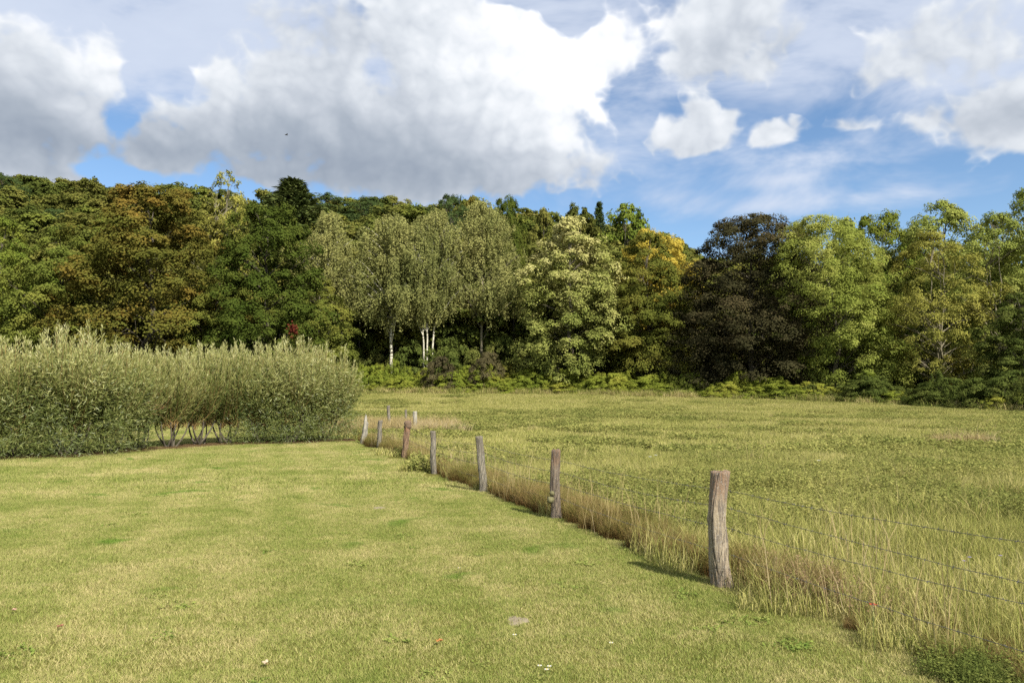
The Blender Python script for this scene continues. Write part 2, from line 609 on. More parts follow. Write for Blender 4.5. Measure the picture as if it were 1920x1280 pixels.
# ------------------------------------------------------------------ grass: tufts shared by thousands of points
def blades(rng, n, size, lmin, lmax, w, lean, curve=0.5, three=True):
    """blades of grass in a square plot; returns verts, quads, tris, tint per face, height per vertex"""
    x = (rng.random((n, 2)) - 0.5) * size
    base = np.concatenate([x, np.zeros((n, 1))], axis=1)
    L = lmin + (lmax - lmin) * rng.random(n) ** 1.4
    th = rng.random(n) * 2 * math.pi
    out = np.stack([np.cos(th), np.sin(th), np.zeros(n)], axis=1)
    k = np.clip(rng.normal(lean, lean * 0.5, n), 0.02, 1.35)
    sd = np.stack([-np.sin(th), np.cos(th), np.zeros(n)], axis=1)
    tw = rng.random(n) * math.pi
    sd = unit(sd * np.cos(tw)[:, None] + out * np.sin(tw)[:, None])
    up = np.array([0, 0, 1.0])
    d1 = unit(up + out * (k * (1 - curve))[:, None])
    d2 = unit(up * 1.0 + out * (k * (1 + 2.2 * curve))[:, None])
    W = (w * (0.7 + 0.6 * rng.random(n)))[:, None]
    tint = rng.random(n)
    if not three:
        tip = base + unit(d1 + d2) * L[:, None]
        v = np.stack([base + sd * W * 0.5, base - sd * W * 0.5, tip], axis=1).reshape(-1, 3)
        return v, np.zeros((0, 4), int), np.arange(n * 3).reshape(n, 3), tint, np.tile([0, 0, 1.0], n)
    mid = base + d1 * (L * 0.55)[:, None]
    tip = mid + d2 * (L * 0.45)[:, None]
    v = np.stack([base + sd * W * 0.5, base - sd * W * 0.5, mid - sd * W * 0.42, mid + sd * W * 0.42, tip], axis=1).reshape(-1, 3)
    i = np.arange(n)[:, None] * 5
    return v, i + np.array([[0, 1, 2, 3]]), i + np.array([[3, 2, 4]]), tint, np.tile([0, 0, 0.55, 0.55, 1.0], n)


def herbs(rng, n, size, hmin, hmax, lw, per=7, stem=True):
    """leafy clover-like stems: small pointed leaves set round short stems"""
    x = (rng.random((n, 2)) - 0.5) * size
    h = hmin + (hmax - hmin) * rng.random(n)
    t = rng.random((n, per)) ** 0.6
    lean = rng.normal(0, 0.2, (n, 2))
    P = np.zeros((n, per, 3))
    P[:, :, 2] = t * h[:, None]
    P[:, :, :2] = x[:, None, :] + lean[:, None, :] * P[:, :, 2:3]
    th = rng.random((n, per)) * 2 * math.pi
    ax = np.stack([np.cos(th), np.sin(th), rng.normal(0.25, 0.35, (n, per))], axis=-1).reshape(-1, 3)
    nr = rng.normal(0, 0.35, (n * per, 3)) + np.array([0, 0, 1.0])
    L = lw * (0.7 + 0.8 * rng.random(n * per)) * 1.5
    v, q = leaf_quads(P.reshape(-1, 3), ax, nr, L, L * 0.5)
    return v, q, np.repeat(rng.random(n), per) * 0.6 + 0.4 * rng.random(n * per)


def join_plot(name, parts):
    V, Q, T, tq, tt, H = [], [], [], [], [], []
    n = 0
    for p in parts:
        if len(p) == 5:
            v, q, t, tint, h = p
        else:
            v, q, tint = p
            t, h = np.zeros((0, 3), int), np.full(len(v), 0.8)
        V.append(v)
        Q.append(q + n)
        T.append(t + n)
        if len(q):
            tq.append(tint)
        if len(t):
            tt.append(tint)
        H.append(h)
        n += len(v)
    Q, T = np.concatenate(Q), np.concatenate(T)
    tint = np.concatenate(([np.concatenate(tq)] if tq else []) + ([np.concatenate(tt)] if tt else []))
    return mesh_np(name, np.concatenate(V), [Q, T], face_attr={'tint': tint}, vert_attr={'h': np.concatenate(H)})


def grass_mat(name, green, straw, base=None, dry_scale=0.35, dry_bias=0.5, dry_amp=1.0, spread=0.5, transl=0.3, fine=3.0, base_h=0.5, lush=None, mown=False):
    m, g, out = mat_new(name)
    pos = g.n('ShaderNodeNewGeometry').outputs['Position']
    n = g.noise(g.v('MULTIPLY', pos, (1, 1, 0.2)), dry_scale, 4.0, 0.6)
    n2 = g.noise(g.v('MULTIPLY', pos, (1, 1, 0.2)), fine, 3.0, 0.6)
    f = g.m('MULTIPLY_ADD', g.m('SUBTRACT', n, 0.5), 2.2 * dry_amp, dry_bias)
    f = g.m('MULTIPLY_ADD', g.m('SUBTRACT', n2, 0.5), 1.1 * dry_amp, f)
    if mown:
        n4 = g.noise(g.v('MULTIPLY', pos, (1, 1, 0.3)), 11.0, 2.0, 0.5)
        f = g.m('MULTIPLY_ADD', g.m('SUBTRACT', n4, 0.5), 0.75, f)
                                                         # the mower's tracks, grass laid to and fro
        sp = g.n('ShaderNodeSeparateXYZ')
        g.put(sp.inputs[0], pos)
        track = g.m('SINE', g.m('MULTIPLY', g.m('MULTIPLY_ADD', sp.outputs[0], 1.0, g.m('MULTIPLY_ADD', sp.outputs[1], 0.33, n)), 5.2))
        f = g.m('MULTIPLY_ADD', track, 0.07, f)
    f = g.m('MULTIPLY_ADD', g.m('SUBTRACT', attr(g, 'tint'), 0.5), spread * 2, f, clamp=True)
    k = lambda c: (c[0] * 0.98, c[1] * 0.97, c[2] * (1.24 if mown else 1.20))
    col = ramp(g, f, [(0.0, k(green[0])), (0.38, k(green[1])), (0.68, k(straw[0])), (1.0, k(straw[1]))])
    if lush is not None:
        n3 = g.noise(g.v('MULTIPLY', pos, (1, 1, 0.2)), 0.9, 2.0, 0.5, dist=0.6)
        col = g.mix(g.ss(n3, 0.62, 0.74), col, tuple(x * ALBEDO for x in lush))
    if base is not None:
        col = g.mix(g.ss(attr(g, 'h'), 0.0, base_h, 1.0, 0.0), col, tuple(x * ALBEDO for x in base))
    leaf_shader(g, out, col, transl, 0.0, 0.5)
    return m


RN = np.random.default_rng(11)
M_LAWN = grass_mat("mown_grass", [(0.235, 0.30, 0.058), (0.36, 0.395, 0.095)], [(0.52, 0.49, 0.165), (0.68, 0.585, 0.25)], dry_scale=0.45, dry_bias=0.51, spread=0.34, dry_amp=0.70, fine=2.2, lush=(0.19, 0.30, 0.05), mown=True)
M_MEADOW = grass_mat("meadow_grass", [(0.25, 0.28, 0.063), (0.40, 0.40, 0.105)], [(0.56, 0.515, 0.17), (0.71, 0.62, 0.28)], dry_scale=0.16, dry_bias=0.48, spread=0.38, fine=1.3, dry_amp=0.45)
M_HERB = grass_mat("meadow_herb", [(0.175, 0.205, 0.050), (0.29, 0.305, 0.078)], [(0.43, 0.41, 0.120), (0.56, 0.50, 0.17)], dry_scale=0.3, dry_bias=0.4, spread=0.35, dry_amp=0.6)
M_RANK = grass_mat("rank_grass", [(0.17, 0.19, 0.042), (0.28, 0.265, 0.068)], [(0.36, 0.27, 0.095), (0.46, 0.34, 0.145)], base=(0.165, 0.088, 0.032), dry_scale=0.5, dry_bias=0.52, spread=0.45, base_h=0.95)
M_STRAW = grass_mat("dry_stalks", [(0.36, 0.30, 0.11), (0.46, 0.37, 0.15)], [(0.56, 0.44, 0.20), (0.66, 0.54, 0.30)], dry_bias=0.6, spread=0.3)
M_WEED = grass_mat("verge_leaves", [(0.15, 0.19, 0.042), (0.25, 0.28, 0.064)], [(0.37, 0.37, 0.10), (0.50, 0.46, 0.15)], dry_bias=0.4, spread=0.4)
M_RUST = grass_mat("seeding_dock", [(0.22, 0.16, 0.07), (0.31, 0.22, 0.10)], [(0.40, 0.28, 0.15), (0.50, 0.37, 0.20)], dry_bias=0.5, spread=0.4)


def grid_points(x0, x1, y0, y1, step, jit=0.35):
    xs, ys = np.arange(x0, x1, step), np.arange(y0, y1, step)
    X, Y = np.meshgrid(xs, ys)
    X = X.ravel() + RN.uniform(-jit, jit, X.size) * step
    Y = Y.ravel() + RN.uniform(-jit, jit, Y.size) * step
    return X, Y


def in_view(X, Y, margin=3.0):
    return (np.abs(X) < 0.70 * Y + margin) & (Y > 2.6)


def noise2(X, Y, sc, seed):
    r = np.random.default_rng(seed)
    s = np.zeros_like(X)
    for k in range(7):
        th, ph = r.random() * 6.283, r.random() * 6.283
        fr = sc * (0.6 + 1.8 * r.random())
        s += np.sin((X * math.cos(th) + Y * math.sin(th)) * fr + ph)
    return s / 3.0


def put(name, X, Y, variant, scl, protos, label, dz=0.0, clear=False, square=False):
    if clear:                                            # nothing grows right in front of the posts
        ok = np.ones(len(X), bool)
        for fx, fy, _ in FEET[:5]:
            along = (Y - fy)
            ok &= ~((along > -0.75) & (along < 0.10) & (np.abs(X - fx * (Y / fy)) < 0.30))
        X, Y, variant, scl = X[ok], Y[ok], np.asarray(variant)[ok], np.asarray(scl)[ok]
    Z = zg(X, Y) + dz
    rz = RN.integers(0, 4, len(X)) * (math.pi / 2) + RN.normal(0, 0.05, len(X)) if square else RN.random(len(X)) * 6.283
    scatter(name, np.stack([X, Y, Z], axis=1), rz, scl, variant, protos, label)


def build_lawn():
    near = [join_plot("lawn_plot", [blades(RN, 13000, 1.06, 0.014, 0.040, 0.0043, 1.0, three=False), blades(RN, 500, 1.06, 0.025, 0.055, 0.0042, 1.1)]) for _ in range(4)]
    far = [join_plot("lawn_plot", [blades(RN, 9000, 2.1, 0.03, 0.065, 0.011, 0.75, three=False)]) for _ in range(3)]
    X, Y = grid_points(-14, 8, 2.6, 15.0, 0.90, 0.05)
    k = in_view(X, Y, 2.5) & (X < fence_x(Y) + 0.50)
    X, Y = X[k], Y[k]
    put("lawn_grass", X, Y, RN.integers(0, 4, len(X)), RN.uniform(0.95, 1.1, len(X)), [(p, M_LAWN) for p in near], "short mown yellow-green lawn grass in front of the fence", square=True)
    X, Y = grid_points(-50, 8, 14.5, 47, 1.80, 0.05)
    k = in_view(X, Y, 4) & (X < fence_x(Y) - 0.15)
    X, Y = X[k], Y[k]
    put("far_lawn_grass", X, Y, RN.integers(0, 3, len(X)), RN.uniform(0.9, 1.15, len(X)), [(p, M_LAWN) for p in far], "mown lawn grass around the foot of the willow hedge", square=True)


def build_meadow():
    gn = [join_plot("meadow_plot", [blades(RN, 1500, 1.3, 0.12, 0.42, 0.006, 0.45), blades(RN, 1500, 1.3, 0.06, 0.22, 0.007, 0.7)]) for _ in range(3)]
    hn = [join_plot("herb_plot", [herbs(RN, 420, 1.3, 0.12, 0.38, 0.030, 9), blades(RN, 500, 1.3, 0.12, 0.40, 0.006, 0.5)]) for _ in range(2)]
    gf = [join_plot("meadow_plot", [blades(RN, 3800, 2.9, 0.12, 0.36, 0.020, 0.5), blades(RN, 2500, 2.9, 0.08, 0.2, 0.022, 0.8, three=False)]) for _ in range(3)]
    hf = [join_plot("herb_plot", [herbs(RN, 800, 2.9, 0.14, 0.36, 0.060, 7), blades(RN, 900, 2.9, 0.12, 0.34, 0.02, 0.5)]) for _ in range(2)]
    X, Y = grid_points(-4, 20, 2.6, 22.0, 1.0, 0.3)
    k = in_view(X, Y, 2.5) & (X > fence_x(Y) + 0.35)
    X, Y = X[k], Y[k]
    put("meadow_grass", X, Y, RN.integers(0, 3, len(X)), RN.uniform(0.8, 1.2, len(X)), [(p, M_MEADOW) for p in gn], "tall seeding meadow grass just behind the wire fence")
    hmask = 0.6 * noise2(X, Y, 0.5, 5) + RN.normal(0, 0.45, len(X)) + np.interp(Y, [4, 8, 10, 18, 22], [-0.9, -0.4, 0.35, 0.3, 0.1])
    k = (hmask > 0.15) & (X > fence_x(Y) + 0.95)
    put("meadow_clover", X[k], Y[k], RN.integers(0, 2, k.sum()), RN.uniform(0.8, 1.15, k.sum()), [(p, M_HERB) for p in hn], "dark green clover patches among the near meadow grass")
    X, Y = grid_points(-40, 75, 20.5, 92, 2.3, 0.3)
    k = in_view(X, Y, 6) & ((X > fence_x(Y) + 1.0) | (Y > 45)) & (Y < edge_y(X) + 4.0)
    X, Y = X[k], Y[k]
    put("far_meadow_grass", X, Y, RN.integers(0, 3, len(X)), np.stack([RN.uniform(0.9, 1.2, len(X))] * 2 + [RN.uniform(0.65, 1.1, len(X))], axis=1), [(p, M_MEADOW) for p in gf], "meadow grass stretching up to the edge of the wood")
    hmask = 0.45 * noise2(X * 0.7, Y, 0.34, 8) + RN.normal(0, 0.5, len(X)) - np.clip((Y - 45) * 0.025, 0, 0.8)
    k = hmask > 0.05
    put("far_meadow_clover", X[k], Y[k], RN.integers(0, 2, k.sum()), RN.uniform(0.8, 1.15, k.sum()), [(p, M_HERB) for p in hf], "dark clover patches over the middle of the meadow")


EDGE_PX = [(560, 737), (690, 737), (900, 738), (1100, 740), (1300, 746), (1500, 752), (1700, 761), (1850, 771), (1990, 780)]
_ep = np.array([on_ground(*p)[:2] for p in EDGE_PX])


def edge_y(X):
    """how far the meadow reaches before the thicket starts"""
    return np.interp(X, _ep[:, 0], _ep[:, 1])


build_lawn()
build_meadow()


def build_tussocks():
    """rosettes in the lawn, tussocks and seed heads in the meadow"""
    ros = [join_plot("rosette", [herbs(RN, 18, 0.22, 0.010, 0.035, 0.018, 7)]) for _ in range(3)]
    Y = RN.uniform(3.2, 17, 420) ** 1.0
    X = RN.uniform(-1, 1, 420) * (0.7 * Y + 1)
    k = (X < fence_x(Y) - 0.2) & (noise2(X, Y, 0.9, 21) + RN.normal(0, 0.4, 420) > 0.35)
    put("lawn_weeds", X[k], Y[k], RN.integers(0, 3, k.sum()), RN.uniform(0.4, 1.1, k.sum()), [(p, M_ROS) for p in ros], "small broad-leaved weeds growing flat in the lawn")
    tus = [join_plot("tussock", [blades(RN, 220, 0.5, 0.2, 0.55, 0.010, 0.75), blades(RN, 14, 0.4, 0.5, 0.8, 0.007, 0.3)]) for _ in range(4)]
    Y = 6 + 72 * RN.random(900) ** 1.4
    X = RN.uniform(-1, 1, 900) * (0.7 * Y + 1)
    k = (X > fence_x(Y) + 0.8) & (Y < edge_y(X) - 0.5) & (noise2(X, Y, 0.22, 31) + RN.normal(0, 0.5, 900) > 0.2)
    put("meadow_tussocks", X[k], Y[k], RN.integers(0, 4, k.sum()), RN.uniform(0.6, 1.15, k.sum()), [(p, M_TUS) for p in tus], "coarser grass tussocks dotted through the meadow")
    rag = [join_plot("edge_tuft", [blades(RN, 160, 1.2, 0.3, 0.95, 0.03, 0.5)]) for _ in range(3)]
    X = RN.uniform(_ep[0, 0], _ep[-1, 0], 420)
    Y = edge_y(X) + RN.normal(-0.2, 0.8, 420)
    put("wood_edge_grass", X, Y, RN.integers(0, 3, 420), RN.uniform(0.5, 1.3, 420), [(p, M_TUS) for p in rag], "tall uncut grass where the meadow meets the thicket")


M_ROS = grass_mat("lawn_weed_leaves", [(0.18, 0.27, 0.05), (0.27, 0.34, 0.07)], [(0.36, 0.40, 0.10), (0.46, 0.46, 0.14)], dry_bias=0.45, spread=0.35)
M_TUS = grass_mat("tussock_grass", [(0.19, 0.235, 0.048), (0.32, 0.335, 0.08)], [(0.50, 0.44, 0.15), (0.66, 0.55, 0.25)], dry_scale=0.4, dry_bias=0.5, spread=0.4, base=(0.19, 0.15, 0.06), base_h=0.4)
build_tussocks()


def build_fence_growth():
    """rank unmown grass in the strip under the wires"""
    tall = [join_plot("rank_tuft", [blades(RN, 420, 0.55, 0.25, 0.62, 0.0065, 0.55), blades(RN, 260, 0.55, 0.12, 0.3, 0.007, 0.8)]) for _ in range(4)]
    ys = np.arange(2.6, 46, 0.20)
    rep = 5
    Y = np.repeat(ys, rep) + RN.uniform(-0.15, 0.15, len(ys) * rep)
    X = fence_x(Y) + RN.uniform(0.0, 0.6, len(Y)) + 0.10
    k = in_view(X, Y, 2.0) & ~((Y > 5.0) & (Y < 6.6) & (RN.random(len(Y)) < 0.2)) & ~((Y < 6.8) & (RN.random(len(Y)) < 0.80))
    X, Y = X[k], Y[k]
    s = np.clip(0.62 + 0.16 * noise2(X * 0.3, Y, 1.3, 41), 0.35, 0.85) * RN.uniform(0.75, 1.2, len(X)) * np.interp(Y, [3, 7, 10], [0.7, 0.8, 0.95])
    put("fence_line_grass", X, Y, RN.integers(0, 4, len(X)), s, [(p, M_RANK) for p in tall], "long brownish unmown grass in a strip along the fence posts", clear=True)
    stalk = [join_plot("stalk_tuft", [blades(RN, 9, 0.5, 0.5, 0.95, 0.006, 0.22, 0.3)]) for _ in range(4)]
    Y = RN.uniform(3.0, 30.0, 170)
    X = fence_x(Y) + np.abs(RN.normal(0.5, 0.9, len(Y)))
    k = in_view(X, Y, 2.0)
    put("dry_grass_stalks", X[k], Y[k], RN.integers(0, 4, k.sum()), RN.uniform(0.7, 1.1, k.sum()), [(p, M_STRAW) for p in stalk], "pale dry grass stalks standing above the fence strip", clear=True)
    # bleached clump where the two fences meet, and one out in the meadow on the right
    fx, fy, _ = on_ground(762, 806)
    X = np.concatenate([RN.normal(fx - 0.6, 1.5, 150), RN.normal(on_ground(1790, 838)[0], 0.7, 16)])
    Y = np.concatenate([RN.normal(fy, 2.2, 150), RN.normal(on_ground(1790, 838)[1], 0.6, 16)])
    pale = [join_plot("pale_tuft", [blades(RN, 130, 0.9, 0.4, 0.95, 0.014, 0.35)]) for _ in range(3)]
    put("bleached_grass", X, Y, RN.integers(0, 3, len(X)), RN.uniform(0.6, 1.0, len(X)), [(p, M_STRAW) for p in pale], "bleached tall grass clumps around the far fence corner")
    # low dark leaves along the verge on the right
    weed = [join_plot("weed_tuft", [herbs(RN, 110, 0.5, 0.03, 0.20, 0.014, 11), blades(RN, 200, 0.5, 0.08, 0.26, 0.005, 0.6)]) for _ in range(3)]
    Y = RN.uniform(2.6, 6.5, 62)
    X = fence_x(Y) + RN.uniform(-0.12, 0.30, len(Y))
    k = in_view(X, Y, 2.0) & (noise2(X, Y, 2.2, 3) > -0.15)
    put("verge_weeds", X[k], Y[k], RN.integers(0, 3, k.sum()), RN.uniform(0.5, 0.95, k.sum()), [(p, M_WEED) for p in weed], "low dark green leafy weeds along the edge of the lawn", clear=True)
    dock = [join_plot("dock_tuft", [herbs(RN, 34, 0.5, 0.16, 0.40, 0.014, 14), blades(RN, 60, 0.5, 0.25, 0.5, 0.004, 0.3)]) for _ in range(3)]
    cx, cy_, _ = on_ground(1600, 1150)
    X = RN.normal(cx, 0.45, 15)
    Y = RN.normal(cy_ + 0.25, 0.5, 15)
    k = X > fence_x(Y) + 0.1
    put("seeding_dock", X[k], Y[k], RN.integers(0, 3, k.sum()), RN.uniform(0.7, 1.1, k.sum()), [(p, M_RUST) for p in dock], "rusty brown seeding weeds behind the verge")


build_fence_growth()

# ------------------------------------------------------------------ trees
def lumps(rng, k=9, amp=0.2):
    w = [(rng.integers(1, 6), rng.uniform(1, 7), rng.random() * 6.283, rng.random() * 6.283, rng.uniform(0.4, 1.0)) for _ in range(k)]

    def f(th, t):
        s = 0
        for a, b, p, q, c in w:
            s = s + c * np.sin(a * th + p) * np.sin(b * t * math.pi + q)
        return 1.0 + amp * s / math.sqrt(k) * 1.6
    return f


class Crown:
    """boughs spread through a crown's volume, each a cloud of leaves, with limbs that carry them"""
    def __init__(self, seed, H, R, prof, n_bough, br, per, L, W, inner=0.22, lump=0.22, flat=0.62, z0=0.12, droop=0.35, bow=None, trunk_r=0.35, forks=1,
                 limb_n=26, bark_top=0.85, hang=0.0, limb_r=0.09, up=0.35, gap=0.0, tint_h=0.0, under=0.55, fine=0.82, dens=1.4):
        per, L, W = int(per * 1.3 * dens), L * fine, W * fine
        rng = np.random.default_rng(seed)
        self.H, self.R = H, R
        lf = lumps(rng, amp=lump)
        tt = np.array([p[0] for p in prof])
        rr = np.array([p[1] for p in prof])
        bow = bow or [(0, 0), (1, 0)]
        bx = lambda t: np.interp(t, [b[0] for b in bow], [b[1] for b in bow]) * R
        grid = np.linspace(0, 1, 200)
        w = np.interp(grid, tt, rr) + 0.28
        cdf = np.cumsum(w) / w.sum()
        n = n_bough
        t = np.interp(rng.random(n), cdf, grid)
        th = rng.random(n) * 2 * math.pi
        rho = 1.0 - 0.42 * rng.random(n) ** 1.5
        ins = rng.random(n) < inner
        rho[ins] = np.sqrt(rng.random(ins.sum())) * 0.72
        rad = np.interp(t, tt, rr) * R * lf(th, t) * rho
        zz = (z0 + (1 - z0) * t) * H
        c = np.stack([rad * np.cos(th) + bx(t), rad * np.sin(th), zz - br * 0.5], axis=1)
        s = br * rng.uniform(0.65, 1.35, n) * np.clip(0.62 + 0.5 * np.interp(t, tt, rr), 0.55, 1.1)
        if gap > 0:
            keep = rng.random(n) > gap * (np.sin(th * 3 + t * 9) > 0.3)
            c, s, t, th, rho, n = c[keep], s[keep], t[keep], th[keep], rho[keep], int(keep.sum())
        out = np.stack([np.cos(th), np.sin(th), np.zeros(n)], axis=1)
        # leaves
        m = n * per
        ci = np.repeat(np.arange(n), per)
        dirv = unit(rng.normal(0, 1, (m, 3)) + out[ci] * 0.55 + np.array([0, 0, up]))
        # every bough breaks up into a handful of sprays, each leafy on its outer, upper skin
        ns = 7
        sub = unit(rng.normal(0, 1, (n * ns, 3)) + np.repeat(out, ns, axis=0) * 0.55 + np.array([0, 0, up]))
        sub[:, 2] = np.where(sub[:, 2] < -under, -sub[:, 2] * 0.8, sub[:, 2])
        srad = rng.uniform(0.30, 0.58, n * ns)
        si = ci * ns + rng.integers(0, ns, m)
        dirv[:, 2] = np.where(dirv[:, 2] < -under, -dirv[:, 2] * 0.8, dirv[:, 2])
        q = np.where(rng.random(m) < 0.75, 0.70 + 0.34 * rng.random(m), rng.random(m) ** 0.5)
        flat3 = np.array([1.0, 1.0, flat])
        pos = c[ci] + sub[si] * (s[ci] * rng.uniform(0.62, 0.78, n * ns)[si])[:, None] * flat3 + dirv * (s[ci] * srad[si] * q)[:, None] * flat3
        pos += rng.normal(0, 0.035, (m, 3)) * s[ci][:, None]
        if hang > 0:
            pos[:, 2] -= hang * rng.random(m) ** 1.5 * s[ci]
        nrm = unit(dirv * 0.7 + sub[si] * 0.4 + rng.normal(0, 0.32, (m, 3)) + np.array([0, 0, 0.3]))
        ax = rng.normal(0, 0.7, (m, 3)) + out[ci] * 0.5 - np.array([0, 0, droop])
        ax = ax - nrm * np.sum(ax * nrm, axis=1, keepdims=True)
        sz = rng.uniform(0.7, 1.3, m)
        v, f = leaf_quads(pos, ax, nrm, L * sz, W * sz)
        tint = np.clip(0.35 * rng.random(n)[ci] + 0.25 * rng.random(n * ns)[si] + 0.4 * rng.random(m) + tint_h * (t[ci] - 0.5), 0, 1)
        self.leaves = mesh_np("leaves", v, [f], face_attr={'tint': tint})
        # wood: trunk (or several stems from one foot) and limbs
        tb = Tubes()
        self.stems = []
        for k in range(forks):
            k_ = 0 if forks == 1 else 1
            top = np.array([bx(1.0) * 0.9 + k_ * rng.normal(0, 0.25 * R), k_ * rng.normal(0, 0.25 * R), H * bark_top])
            zs = np.linspace(0, 1, 12)
            path = np.stack([bx(zs * 0.9) * zs + top[0] * 0 + k_ * (top[0] - bx(1.0) * 0.9) * zs ** 0.8 + rng.normal(0, 0.02 * R, 12) * (zs > 0) * (zs < 1),
                             k_ * top[1] * zs ** 0.8 + rng.normal(0, 0.02 * R, 12) * (zs > 0), -0.25 + (top[2] + 0.25) * zs], axis=1)
            r = trunk_r * (0.8 if forks > 1 else 1.0) * (1.0 - 0.88 * zs) * np.where(zs < 0.05, 1.35, 1.0)
            tb.add(path, r, 9, rough=0.05, rng=rng)
            self.stems.append(path)
        lb = Tubes()
        pick = rng.permutation(n)[:limb_n]
        for i in pick:
            path = self.stems[rng.integers(0, forks)]
            zt = np.clip(c[i, 2] - (0.25 + 0.5 * rng.random()) * np.linalg.norm(c[i, :2]) - 0.5, H * 0.08, H * bark_top * 0.93)
            a = np.array([np.interp(zt, path[:, 2], path[:, j]) for j in range(2)] + [zt])
            e = c[i]
            u = np.linspace(0, 1, 6)[:, None]
            pts = a + (e - a) * u + np.array([0, 0, 1.0]) * (np.sin(u * math.pi) * 0.07 * np.linalg.norm(e - a)) + rng.normal(0, 0.05, (6, 3)) * np.sin(u * math.pi)
            lb.add(pts, limb_r * (1.0 - 0.8 * u[:, 0]) * (0.6 + 0.8 * rng.random()), 5)
            for _ in range(3):
                b0 = pts[rng.integers(2, 5)]
                b1 = b0 + unit(rng.normal(0, 1, 3) + out[i] * 0.8 + np.array([0, 0, 0.5])) * br * 1.1
                lb.add([b0, (b0 + b1) / 2 + rng.normal(0, 0.08, 3), b1], [limb_r * 0.35, limb_r * 0.22, limb_r * 0.08], 4)
        self.trunk = tb.mesh("trunk")
        self.limbs = lb.mesh("limbs")


class Weeping:
    """birch: slender stem, rising limbs, strings of small leaves that hang from them"""
    def __init__(self, seed, H, R, prof, n_str=1500, per=26, L=0.15, W=0.10, z0=0.2, trunk_r=0.16, lean=0.0, smin=0.7, smax=2.6):
        rng = np.random.default_rng(seed)
        self.H, self.R = H, R
        tt = np.array([p[0] for p in prof])
        rr = np.array([p[1] for p in prof])
        tb, lb = Tubes(), Tubes()
        zs = np.linspace(0, 1, 14)
        path = np.stack([lean * zs ** 1.5 + np.cumsum(rng.normal(0, 0.05, 14)) * (zs > 0.05), np.cumsum(rng.normal(0, 0.05, 14)), -0.25 + (H * 0.97 + 0.25) * zs], axis=1)
        tb.add(path, trunk_r * (1 - 0.93 * zs), 9)
        lf = lumps(rng, amp=0.42)
        nb = 75
        ends = []
        for i in range(nb):
            t = np.clip((i + rng.random()) / nb, 0, 0.985)
            th = i * 2.399 + rng.normal(0, 0.5)
            z = (z0 + (1 - z0) * t) * H
            rad = np.interp(t, tt, rr) * R * float(lf(th, t)) * rng.uniform(0.65, 1.0)
            za = max(z - rad * rng.uniform(0.7, 1.2), H * 0.12)
            a = np.array([np.interp(za, path[:, 2], path[:, 0]), np.interp(za, path[:, 2], path[:, 1]), za])
            e = np.array([a[0] + rad * math.cos(th), a[1] + rad * math.sin(th), z])
            u = np.linspace(0, 1, 7)[:, None]
            pts = a + (e - a) * u + np.array([0, 0, 1.0]) * np.sin(u * math.pi) * 0.16 * rad
            lb.add(pts, 0.055 * (1 - 0.85 * u[:, 0]) * (0.5 + t * 0.2 + 0.5), 5)
            ends.append(pts)
        ends = np.array(ends)
        bi = rng.integers(0, nb, n_str)
        ui = 1.0 - 0.75 * rng.random(n_str) ** 1.3
        k = ui * 6
        k0 = np.clip(k.astype(int), 0, 5)
        fr = (k - k0)[:, None]
        st = ends[bi, k0] * (1 - fr) + ends[bi, k0 + 1] * fr + rng.normal(0, 0.40, (n_str, 3)) * np.array([1, 1, 0.6])
        ln = rng.uniform(smin, smax, n_str) * np.clip(0.5 + st[:, 2] / H * 0.6, 0.5, 1.0)
        ci = np.repeat(np.arange(n_str), per)
        m = len(ci)
        s = rng.random(m)
        th = np.arctan2(st[:, 1], st[:, 0])[ci]
        sway = np.stack([np.cos(th), np.sin(th), np.zeros(m)], axis=1) * (0.55 * np.sqrt(s))[:, None] * rng.uniform(0.2, 1.0, n_str)[ci][:, None]
        pos = st[ci] + sway + rng.normal(0, 0.075, (m, 3))
        pos[:, 2] += 0.25 * np.sin(s * math.pi * 0.6) - ln[ci] * s ** 1.25
        nrm = unit(rng.normal(0, 0.8, (m, 3)) + np.stack([np.cos(th), np.sin(th), np.full(m, 0.5)], axis=1) * 0.6)
        ax = rng.normal(0, 0.5, (m, 3)) + np.array([0, 0, -0.8])
        sz = rng.uniform(0.7, 1.3, m)
        v, f = leaf_quads(pos, ax, nrm, L * sz, W * sz)
        self.leaves = mesh_np("leaves", v, [f], face_attr={'tint': 0.5 * rng.random(n_str)[ci] + 0.5 * rng.random(m)})
        self.trunk, self.limbs = tb.mesh("trunk"), lb.mesh("limbs")


